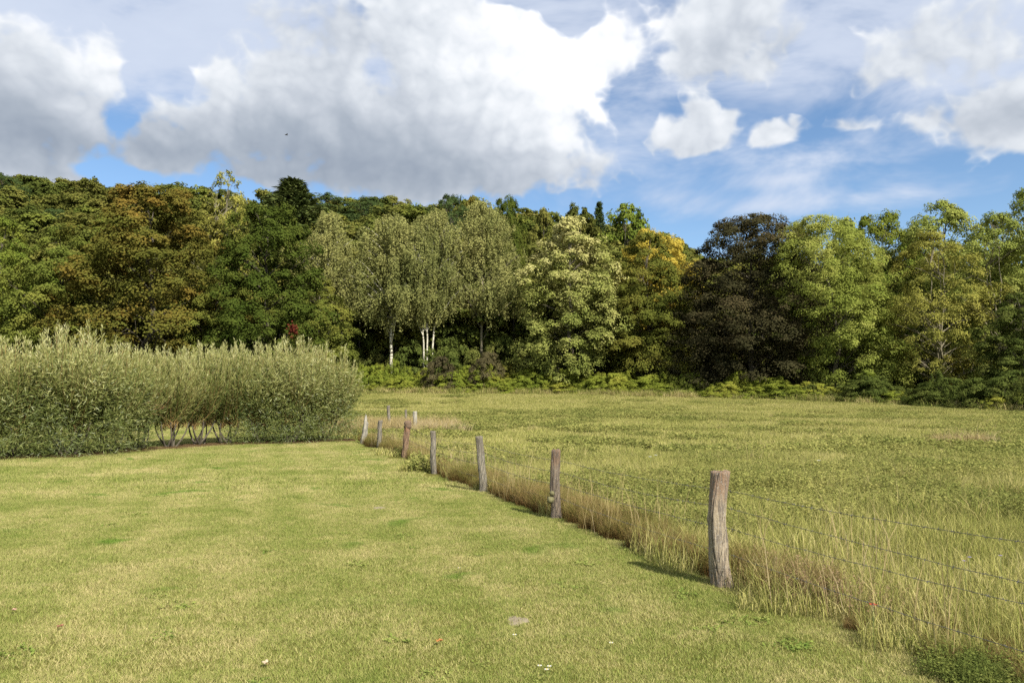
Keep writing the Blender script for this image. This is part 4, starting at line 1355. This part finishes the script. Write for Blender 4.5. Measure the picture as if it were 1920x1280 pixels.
for i, (px, py, top, wd, kind, lab) in enumerate(WILLOWS):
    w = WIL[kind]
    X, Y, Z = on_ground(px, py)
    Y += 0.9
    X *= Y / (Y - 0.9)
    zt = at_depth(px, top, Y)[2]
    s = wd / FPX * Y / 2.0 / w.R * 0.92
    e = empty("willow_shrub", (X, Y, Z), lab, 'willow', 'willows of the hedge', i * 1.3, (s, s, (zt - Z) / w.H))
    link("stems", w.stems, BARK, e)
    link("rods", w.rods, WILLOW_ROD, e)
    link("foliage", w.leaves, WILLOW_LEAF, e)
    HEDGE.append((X, Y, Z))
    if i == 4:
        tw = Tubes()
        r = np.random.default_rng(4)
        for _ in range(46):
            a = np.array([r.uniform(-1.3, 0.6), -1.15 + r.normal(0, 0.2), 1.65 + r.normal(0, 0.10)])
            d = np.array([r.uniform(0.5, 1.2), r.normal(0, 0.12), r.normal(0.08, 0.12)])
            tw.add([a, a + d * 0.5 + r.normal(0, 0.03, 3), a + d], [0.011, 0.009, 0.004], 4)
        for _ in range(50):
            a = np.array([r.uniform(-0.9, 0.9), -1.1 + r.normal(0, 0.2), r.uniform(1.5, 2.4)])
            d = unit(r.normal(0, 1, 3) + np.array([0, 0, 0.8])) * r.uniform(0.3, 0.6)
            tw.add([a, a + d], [0.008, 0.003], 4)
        o = link("dead_twigs", tw.mesh("dead_twigs"), TWIG_BROWN, e, kind='stuff')
        o.rotation_euler = (0, 0, -i * 1.3)
HEDGE = np.array(HEDGE)


def build_hedge_bed():
    """bare leaf-strewn soil under the hedge"""
    p = np.concatenate([HEDGE[:1, :2] - np.array([[1.5, 1.0]]), HEDGE[:, :2], HEDGE[-1:, :2] + np.array([[1.1, 0.4]])])
    t = np.linspace(0, len(p) - 1, 90)
    c = np.stack([np.interp(t, np.arange(len(p)), p[:, j]) for j in range(2)], axis=1)
    d = unit(np.gradient(c, axis=0))
    nrm = np.stack([-d[:, 1], d[:, 0]], axis=1)
    r = np.random.default_rng(9)
    rows = []
    for k, off in enumerate((-1.0, -0.55, 0.0, 0.55, 0.9)):
        o = off + (r.normal(0, 0.16, len(c)) if abs(off) > 0.6 else 0)
        q = c + nrm * np.reshape(o, (-1, 1))
        rows.append(np.stack([q[:, 0], q[:, 1], zg(q[:, 0], q[:, 1]) + (0.045 if abs(off) < 0.8 else 0.012) + r.normal(0, 0.006, len(c))], axis=1))
    v = np.concatenate(rows)
    n = len(c)
    i = np.arange(5 * n).reshape(5, n)
    q = np.stack([i[:-1, :-1], i[:-1, 1:], i[1:, 1:], i[1:, :-1]], axis=-1).reshape(-1, 4)
    m, g, out = mat_new("hedge_soil")
    pos = g.n('ShaderNodeNewGeometry').outputs['Position']
    bs = g.n('ShaderNodeBsdfDiffuse')
    g.put(bs.inputs[0], ramp(g, g.noise(pos, 9.0, 5.0, 0.7), [(0.3, (0.05, 0.03, 0.02)), (0.55, (0.12, 0.075, 0.045)), (0.75, (0.22, 0.15, 0.08))]))
    g.nt.links.new(bs.outputs[0], out)
    link("hedge_bed", mesh_np("hedge_bed", v, [q], smooth_shade=True), m, kind='structure')


build_hedge_bed()


# ------------------------------------------------------------------ fence posts
def post_mat(name, top, mid, low, lichen=0.3):
    m, g, out = mat_new(name)
    tc = g.n('ShaderNodeTexCoord')
    ob = tc.outputs['Object']
    fib = g.noise(g.v('MULTIPLY', ob, (1.0, 1.0, 0.07)), 70.0, 4.0, 0.65)
    blot = g.noise(g.v('MULTIPLY', ob, (1.0, 1.0, 0.45)), 9.0, 4.0, 0.6)
    fine = g.noise(ob, 60.0, 4.0, 0.7)
    h = g.m('MULTIPLY_ADD', g.m('SUBTRACT', blot, 0.5), 0.55, attr(g, 'h'))
    base = ramp(g, h, [(0.0, low), (0.35, mid), (0.72, mid), (0.92, top)])
    dark = g.mix(g.ss(fib, 0.36, 0.60), tuple(c * 0.28 for c in mid), base)
    lic = g.mix(g.m('MULTIPLY', g.ss(fine, 0.56, 0.66), lichen), dark, (0.42, 0.41, 0.36))
    col = g.mix(g.ss(attr(g, 'crack'), 0.25, 0.8), lic, (0.03, 0.02, 0.015))
    bs = g.n('ShaderNodeBsdfPrincipled')
    g.put(bs.inputs['Base Color'], col)
    bs.inputs['Roughness'].default_value = 0.88
    bp = g.n('ShaderNodeBump')
    bp.inputs['Strength'].default_value = 1.0
    bp.inputs['Distance'].default_value = 0.012
    g.put(bp.inputs['Height'], g.m('ADD', fib, g.m('MULTIPLY', fine, 0.6)))
    g.put(bs.inputs['Normal'], bp.outputs[0])
    g.nt.links.new(bs.outputs[0], out)
    return m


PM_NEAR = post_mat("weathered_oak", (0.29, 0.185, 0.125), (0.40, 0.325, 0.25), (0.29, 0.195, 0.13), 0.45)
PM_BROWN = post_mat("brown_wood", (0.24, 0.145, 0.095), (0.23, 0.175, 0.135), (0.15, 0.105, 0.075), 0.4)
PM_GREY = post_mat("grey_wood", (0.20, 0.165, 0.13), (0.27, 0.235, 0.19), (0.16, 0.13, 0.10), 0.6)
PM_PALE = post_mat("bleached_wood", (0.52, 0.48, 0.42), (0.45, 0.41, 0.36), (0.28, 0.24, 0.19), 0.6)
PM_RED = post_mat("reddish_wood", (0.34, 0.15, 0.075), (0.30, 0.18, 0.115), (0.20, 0.13, 0.085), 0.25)


def post_mesh(seed, H, r0, r1, lean, bend=0.0, flare=0.22, cracks=3, sides=30, rings=40, top_cut=0.06, groove=0.05, split=False):
    rng = np.random.default_rng(seed)
    t = np.linspace(0, 1, rings)
    th = np.linspace(0, 2 * math.pi, sides, endpoint=False)
    T, TH = np.meshgrid(t, th, indexing='ij')
    r = r0 + (r1 - r0) * np.clip(T * 1.3, 0, 1) + flare * r0 * np.exp(-((T - 0.02) / 0.16) ** 2)
    dis = np.zeros_like(T)
    for k in range(14):
        a = rng.integers(2, 13)
        dis += rng.normal(0, 1) * np.sin(a * TH + rng.random() * 6.28 + 0.8 * np.sin(T * rng.uniform(1, 4) + k)) / a ** 0.5 * groove * 0.4
    for k in range(10):
        dis += 0.045 * np.sin(rng.integers(1, 4) * TH + rng.random() * 6.28) * np.sin(T * rng.uniform(5, 22) + rng.random() * 6.28)
    dis += rng.normal(0, 0.012, T.shape)
    crack = np.zeros_like(T)
    for k in range(cracks):
        c0 = rng.uniform(0, 2 * math.pi) if k else math.radians(232)
        wob = c0 + 0.10 * np.sin(T * 9 + k * 2)
        dd = np.angle(np.exp(1j * (TH - wob)))
        lo = rng.uniform(0.1, 0.65)
        ext = smooth((T - lo) / 0.12)
        crack = np.maximum(crack, np.exp(-(dd / 0.055) ** 2) * ext * (0.35 + 0.65 * (k == 0)))
    for k in range(4):                                   # knots
        tc_, hc = rng.uniform(0.1, 0.8), rng.uniform(0, 6.28)
        dd = np.angle(np.exp(1j * (TH - hc)))
        dis += 0.13 * np.exp(-(dd / 0.35) ** 2 - ((T - tc_) / 0.035) ** 2)
    r = r * (1 + dis - 0.10 * crack)
    sink = 0.18
    Z = -sink + (H + sink) * T
    cut = top_cut * (0.5 * np.sin(TH + 1.0) + 0.4 * np.sin(3 * TH) + 0.3 * np.sin(7 * TH + 2))
    Z = Z + cut * smooth((T - 0.9) / 0.1) * r1 * 2
    bx = lean[0] * np.clip(T, 0, 1) + bend * np.sin(T * math.pi) + 0.10 * r0 * np.sin(T * 7 + seed) * T * (1 - T) * 4
    by = lean[1] * T
    if split:                                            # torn to a point on one side
        Z = Z - smooth((T - 0.72) / 0.28) * np.clip(0.5 + 0.5 * np.sin(TH * 1.0 + 0.5), 0, 1) * H * 0.26
        r = r * (1 - 0.55 * smooth((T - 0.75) / 0.25))
    v = np.stack([bx + r * np.cos(TH), by + r * np.sin(TH), Z], axis=-1).reshape(-1, 3)
    i = np.arange(rings * sides).reshape(rings, sides)
    q = np.stack([i[:-1], np.roll(i[:-1], -1, 1), np.roll(i[1:], -1, 1), i[1:]], axis=-1).reshape(-1, 4)
    # end grain: two shrinking rings and a middle point
    n0 = len(v)
    last = v[-sides:]
    cen = last.mean(axis=0)
    rim = cen + (last - cen) * 0.62 + np.stack([np.zeros(sides), np.zeros(sides), rng.normal(0.004, 0.006, sides)], axis=1)
    v = np.concatenate([v, rim, [cen + np.array([0, 0, 0.002])]])
    j = n0 + np.arange(sides)
    q2 = np.stack([i[-1], np.roll(i[-1], -1), np.roll(j, -1), j], axis=-1)
    tr = np.stack([j, np.roll(j, -1), np.full(sides, n0 + sides)], axis=-1)
    hh = np.concatenate([T.ravel(), np.ones(sides + 1)])
    ck = np.concatenate([crack.ravel(), np.zeros(sides + 1)])
    return mesh_np("post", v, [np.concatenate([q, q2]), tr], vert_attr={'h': hh, 'crack': ck}, smooth_shade=True)


MOSSY = bark_mat("mossy_bark", (0.07, 0.06, 0.03), (0.26, 0.24, 0.12), 14.0)
POST_TEXT = [
    "thick weathered bent post nearest the camera, cracked reddish top",
    "upright brown post with lichen-covered knob near its foot, second nearest",
    "grey post leaning left, third post back from the nearest",
    "straight grey post between the leaning grey post and the red-topped post",
    "leaning post with a reddish block-like knotted top",
    "thin grey post between the red-topped post and the split pale post",
    "pale split post with torn pointed top beside the willow hedge",
]
PMATS = [PM_NEAR, PM_BROWN, PM_GREY, PM_GREY, PM_RED, PM_GREY, PM_PALE]
post_tops, post_objs = [], []
for i, (bx, by, tx, ty, wb, wt, kind) in enumerate(POSTS):
    X, Y, Z = FEET[i]
    tX, _, tZ = at_depth(tx, ty, Y)
    H = tZ - Z
    r0, r1 = wb / FPX * Y / 2 * 0.92, wt / FPX * Y / 2
    me = post_mesh(300 + i, H, r0, r1, (tX - X, 0.0), bend=(-0.075 if kind == 'near' else 0.012 * (-1) ** i), cracks=4 if i < 3 else 2,
                   sides=72 if i == 0 else 30, rings=70 if i == 0 else 36, split=(kind == 'split'), groove=0.13)
    e = empty("fence_post", (X, Y, Z), POST_TEXT[i], 'fence post', 'posts of the near fence')
    link("log", me, PMATS[i], e)
    post_objs.append(e)
    if kind in ('knob', 'block'):
        r = np.random.default_rng(77 + i)
        tb = Tubes()
        if kind == 'knob':
            for a, b, rr in (((-0.9 * r0, -0.5 * r0, 0.27), (-1.75 * r0, -1.0 * r0, 0.30), 0.052), ((-0.7 * r0, -0.6 * r0, 0.36), (-1.25 * r0, -1.1 * r0, 0.40), 0.034)):
                a, b = np.array(a), np.array(b)
                u = np.linspace(0, 1, 6)[:, None]
                tb = Tubes()
                tb.add(a + (b - a) * u, rr * np.array([1.0, 1.05, 1.1, 1.05, 0.85, 0.5]), 12, rough=0.06, rng=r)
                link("branch_stub", tb.mesh("branch_stub"), MOSSY, e)
        else:
            u = np.linspace(0, 1, 7)
            tb.add(np.stack([np.full(7, tX - X) + 0.01, np.zeros(7), H - 0.24 + 0.235 * u], axis=1), r1 * np.array([0.9, 1.25, 1.35, 1.2, 1.35, 1.3, 1.15]), 9, rough=0.07, rng=r)
            link("knotted_head", tb.mesh("knotted_head"), PM_RED, e)
    post_tops.append((X, Y, Z, H, tX - X))
# the second fence beyond the corner
for k, (bx, by, tx, ty, w, pm, lab) in enumerate([
        (778, 809, 778, 771, 8, PM_PALE, "short bleached post, rightmost of the three posts beyond the fence corner"),
        (761, 803, 761, 768, 4.5, PM_GREY, "thin grey stake in the bleached grass, middle of the three beyond the corner"),
        (731, 806, 728, 760, 6, PM_GREY, "slim grey stake nearest the willows beyond the fence corner")]):
    X, Y, Z = on_ground(bx, by)
    tX, _, tZ = at_depth(tx, ty, Y)
    e = empty("fence_post", (X, Y, Z), lab, 'fence post', 'posts beyond the fence corner')
    link("log", post_mesh(330 + k, tZ - Z, w / FPX * Y / 2, w / FPX * Y / 2 * 0.95, (tX - X, 0), sides=16, rings=24, cracks=2), pm, e)


# ------------------------------------------------------------------ barbed wire
def wire_mat():
    m, g, out = mat_new("galvanised_wire")
    bs = g.n('ShaderNodeBsdfPrincipled')
    bs.inputs['Base Color'].default_value = (0.11, 0.105, 0.10, 1)
    bs.inputs['Metallic'].default_value = 0.5
    bs.inputs['Roughness'].default_value = 0.55
    g.nt.links.new(bs.outputs[0], out)
    return m


WIRE = wire_mat()
WIRE_TEXT = ["top strand of barbed wire along the fence", "second strand of barbed wire, a hand below the top one",
             "third strand of barbed wire, sagging towards the second", "lowest strand of barbed wire, half hidden in the grass"]
for k, (hs, h_out) in enumerate(((0.895, 0.965), (0.725, 0.68), (0.53, 0.60), (0.26, 0.28))):
    r = np.random.default_rng(60 + k)
    nodes = [np.array([P0[0] + 0.08, P0[1], h_out + 0.02])]
    for (X, Y, Z, H, ln) in post_tops:
        nodes.append(np.array([X + ln * (hs / H) + 0.08, Y + 0.07, Z + hs * H / post_tops[0][3] + r.normal(0, 0.012)]))
    tb = Tubes()
    pts = []
    for a, b in zip(nodes[:-1], nodes[1:]):
        u = np.linspace(0, 1, 17)[:-1, None]
        sag = np.array([0, 0, -1.0]) * (4 * u * (1 - u)) * (0.025 + 0.02 * r.random())
        pts.append(a + (b - a) * u + sag + r.normal(0, 0.003, (16, 3)))
    pts.append(nodes[-1][None])
    pts = np.concatenate(pts)
    tb.add(pts, np.interp(pts[:, 1], [3, 10, 30], [0.0019, 0.0023, 0.004]), 6)
    w = link("barbed_wire", tb.mesh("barbed_wire"), WIRE, None, label=WIRE_TEXT[k], category='barbed wire', group='strands of the fence wire')
    bb = Tubes()
    seg = np.linalg.norm(np.diff(pts, axis=0), axis=1)
    cum = np.concatenate([[0], np.cumsum(seg)])
    for s in np.arange(0.05, min(cum[-1], 14.0), 0.11):
        c = np.array([np.interp(s, cum, pts[:, j]) for j in range(3)])
        for _ in range(2):
            d = unit(r.normal(0, 1, 3)) * 0.016
            bb.add([c - d, c, c + d], [0.0008, 0.0022, 0.0008], 4, cap=False)
    link("barbs", bb.mesh("barbs"), WIRE, w, kind='stuff')
    for q in range(3):                                   # the staples that hold the strand on the nearest posts
        X, Y, Z, H, ln = post_tops[q]
        zz = nodes[q + 1][2] - Z
        rr = POSTS[q][5] / FPX * Y / 2
        sx = ln * zz / H
        st = Tubes()
        a = np.linspace(0, math.pi, 7)
        st.add(np.stack([sx + rr * 0.92 + 0.012 * np.sin(a), np.full(7, 0.03), zz + 0.014 * np.cos(a)], axis=1), 0.0022, 5)
        link("staple", st.mesh("staple"), WIRE, post_objs[q])


# ------------------------------------------------------------------ small things on the lawn and in the grass
def plain(name, col, rough=0.8, transl=0.0):
    m, g, out = mat_new(name)
    tc = g.n('ShaderNodeTexCoord')
    n = g.noise(tc.outputs['Object'], 40.0, 3.0, 0.6)
    c = g.mix(n, tuple(x * 0.6 for x in col), tuple(min(1, x * 0.95) for x in col))
    leaf_shader(g, out, c, transl, 0.04, 0.5)
    return m


def leaf_object(label, px, py, col, size, name="fallen_leaf"):
    X, Y, Z = on_ground(px, py)
    r = np.random.default_rng(px)
    n = 22
    th = np.linspace(0, 2 * math.pi, n, endpoint=False)
    rad = size * (0.55 + 0.28 * np.abs(np.cos(2.5 * th)) + 0.05 * r.normal(0, 1, n))
    ring = np.stack([rad * np.cos(th), rad * np.sin(th) * 0.8, 0.012 + 0.25 * size * np.abs(np.sin(th * 1.5 + 0.4)) + r.normal(0, 0.002, n)], axis=1)
    v = np.concatenate([ring, ring * 0.5 + np.array([0, 0, 0.003]), [[0, 0, 0.012]]])
    i, j = np.arange(n), n + np.arange(n)
    q = np.stack([i, np.roll(i, -1), np.roll(j, -1), j], axis=-1)
    t = np.stack([j, np.roll(j, -1), np.full(n, 2 * n)], axis=-1)
    e = empty(name, (X, Y, Z + 0.025), label, 'leaf', 'fallen leaves on the lawn', r.random() * 6)
    link("blade", mesh_np("leaf_blade", v, [q, t], smooth_shade=True), plain("dry_leaf", col, transl=0.2), e)
    tb = Tubes()
    tb.add([(size * 0.5, 0, 0.012), (size * 0.9, 0.006, 0.02), (size * 1.25, 0.02, 0.012)], [0.002, 0.0016, 0.0014], 5)
    link("stalk", tb.mesh("leaf_stalk"), TWIG_BROWN, e)


leaf_object("curled cream fallen leaf at the bottom edge of the lawn", 497, 1253, (0.62, 0.50, 0.33), 0.036)
leaf_object("pale pinkish fallen leaf at the lawn's left edge", 27, 1152, (0.62, 0.38, 0.26), 0.036)
leaf_object("dull red fallen leaf beside the lush green grass patch", 112, 1186, (0.40, 0.17, 0.10), 0.035)
leaf_object("orange fallen leaf left of the white daisies", 823, 1212, (0.55, 0.22, 0.06), 0.034)


def flower(name, label, px, py, head_h, col, eye, size, petals, cat='flower', group='daisies in the lawn', stemcol=(0.10, 0.16, 0.03)):
    Y0 = on_ground(px, py)[1]
    for _ in range(6):                                   # the head, not the foot, is what shows at (px, py)
        dx, dy, dz = ray(px, py)
        Y0 = (CAMH - head_h - float(zg(dx * Y0, Y0))) / -dz
    X, Y = ray(px, py)[0] * Y0, Y0
    e = empty(name, (X, Y, float(zg(X, Y))), label, cat, group, px)
    tb = Tubes()
    tb.add([(0, 0, 0), (0.006, 0, head_h * 0.5), (0, 0, head_h)], [0.0016, 0.0014, 0.0012], 5)
    link("stem", tb.mesh("flower_stem"), plain("flower_stem", stemcol), e)
    th = np.linspace(0, 2 * math.pi, petals, endpoint=False)
    ax = np.stack([np.cos(th), np.sin(th), np.full(petals, 0.25)], axis=1)
    v, f = leaf_quads(np.tile([0, 0, head_h], (petals, 1)), ax, np.tile([0, 0, 1.0], (petals, 1)), size, size * 0.62, wide=0.7, curl=0.1)
    link("petals", mesh_np("petals", v, [f]), plain("petals", col, transl=0.3), e)
    u = np.linspace(0, 1, 4)
    cb = Tubes()
    cb.add(np.stack([u * 0, u * 0, head_h + 0.006 * u], axis=1), size * 0.34 * np.sqrt(1 - 0.7 * u), 8)
    link("eye", cb.mesh("flower_eye"), plain("flower_eye", eye), e)


WHITE, YEL = (0.8, 0.8, 0.76), (0.65, 0.45, 0.05)
for px, py, lab in ((861, 1064, "single white daisy in the middle of the lawn"), (965, 1189, "white daisy just below the bare earth patch"), (1012, 1247, "leftmost daisy of the little cluster at the lawn's bottom edge"),
                    (1030, 1248, "rightmost daisy of the little cluster at the lawn's bottom edge"), (1025, 1254, "lowest daisy of the little cluster at the lawn's bottom edge"),
                    (1146, 1204, "white daisy alone right of the bare earth patch")):
    flower("daisy", lab, px, py, 0.06, WHITE, YEL, 0.016, 11)
flower("poppy", "single red poppy in the verge right of the nearest post", 1637, 1133, 0.36, (0.62, 0.06, 0.02), (0.03, 0.02, 0.02), 0.030, 5, group='meadow flowers')
for px, py, lab in ((1818, 1044, "mauve scabious flower above the wires on the right, largest of three"), (1808, 1051, "small mauve scabious just below the largest one"), (1876, 1041, "mauve scabious nearest the photo's right edge")):
    flower("scabious", lab, px, py, 0.42, (0.34, 0.28, 0.52), (0.2, 0.15, 0.3), 0.018, 9, group='meadow flowers')
for px, py, lab in ((1219, 856, "white meadow flower left of its twin, beyond the nearest posts"), (1230, 853, "white meadow flower right of its twin, beyond the nearest posts"), (1535, 863, "white meadow flower right of the nearest post's top")):
    flower("yarrow", lab, px, py, 0.42, WHITE, (0.7, 0.7, 0.6), 0.05, 12, group='meadow flowers')


def earth_patch(label, px, py, w, d):
    X, Y, Z = on_ground(px, py)
    r = np.random.default_rng(px)
    n = 28
    th = np.linspace(0, 2 * math.pi, n, endpoint=False)
    rows = []
    for k, (f, h) in enumerate(((1.0, 0.006), (0.85, 0.012), (0.5, 0.017), (0.2, 0.019))):
        rad = f * (1 + 0.14 * np.sin(3 * th + 1) + 0.07 * r.normal(0, 1, n))
        rows.append(np.stack([w * rad * np.cos(th), d * rad * np.sin(th), h + r.normal(0, 0.003, n)], axis=1))
    v = np.concatenate(rows + [np.array([[0, 0, 0.019]])])
    i = np.arange(4 * n).reshape(4, n)
    q = np.stack([i[:-1], np.roll(i[:-1], -1, 1), np.roll(i[1:], -1, 1), i[1:]], axis=-1).reshape(-1, 4)
    t = np.stack([i[3], np.roll(i[3], -1), np.full(n, 4 * n)], axis=-1)
    o = link("bare_earth", mesh_np("bare_earth", v, [q, t], smooth_shade=True), plain("dry_earth", (0.27, 0.22, 0.145)), kind='structure', label=label)
    o.location = (X, Y, Z)


earth_patch("flat dry earth patch in the lawn near the bottom", 970, 1167, 0.085, 0.12)
earth_patch("flat dry earth patch in the middle of the lawn", 710, 953, 0.10, 0.14)


# a bird far up under the cloud
def build_bird():
    X, Y, Z = at_depth(537, 253, 75)
    e = empty("bird", (X, Y, Z), "tiny dark bird gliding under the grey cloud", 'bird', None, 0.6)
    m = plain("bird_plumage", (0.03, 0.028, 0.025))
    tb = Tubes()
    tb.add([(-0.16, 0, 0), (-0.08, 0, 0.005), (0, 0, 0.01), (0.09, 0, 0.008), (0.14, 0, 0.0), (0.18, 0, -0.005)], [0.03, 0.035, 0.05, 0.045, 0.03, 0.006], 8)
    link("body", tb.mesh("bird_body"), m, e)
    for s in (-1, 1):
        v = np.array([(0.06, 0.03 * s, 0.02), (0.08, 0.17 * s, 0.07), (0.0, 0.36 * s, 0.05), (-0.04, 0.18 * s, 0.06), (-0.05, 0.03 * s, 0.015)])
        v = np.concatenate([v, v - np.array([0, 0, 0.008])])
        f = [[0, 1, 2, 3, 4], [9, 8, 7, 6, 5]]
        sd = [[a, (a + 1) % 5, (a + 1) % 5 + 5, a + 5] for a in range(5)]
        link("wing", mesh_np("bird_wing", v, [np.array(f), np.array(sd)]), m, e)


build_bird()
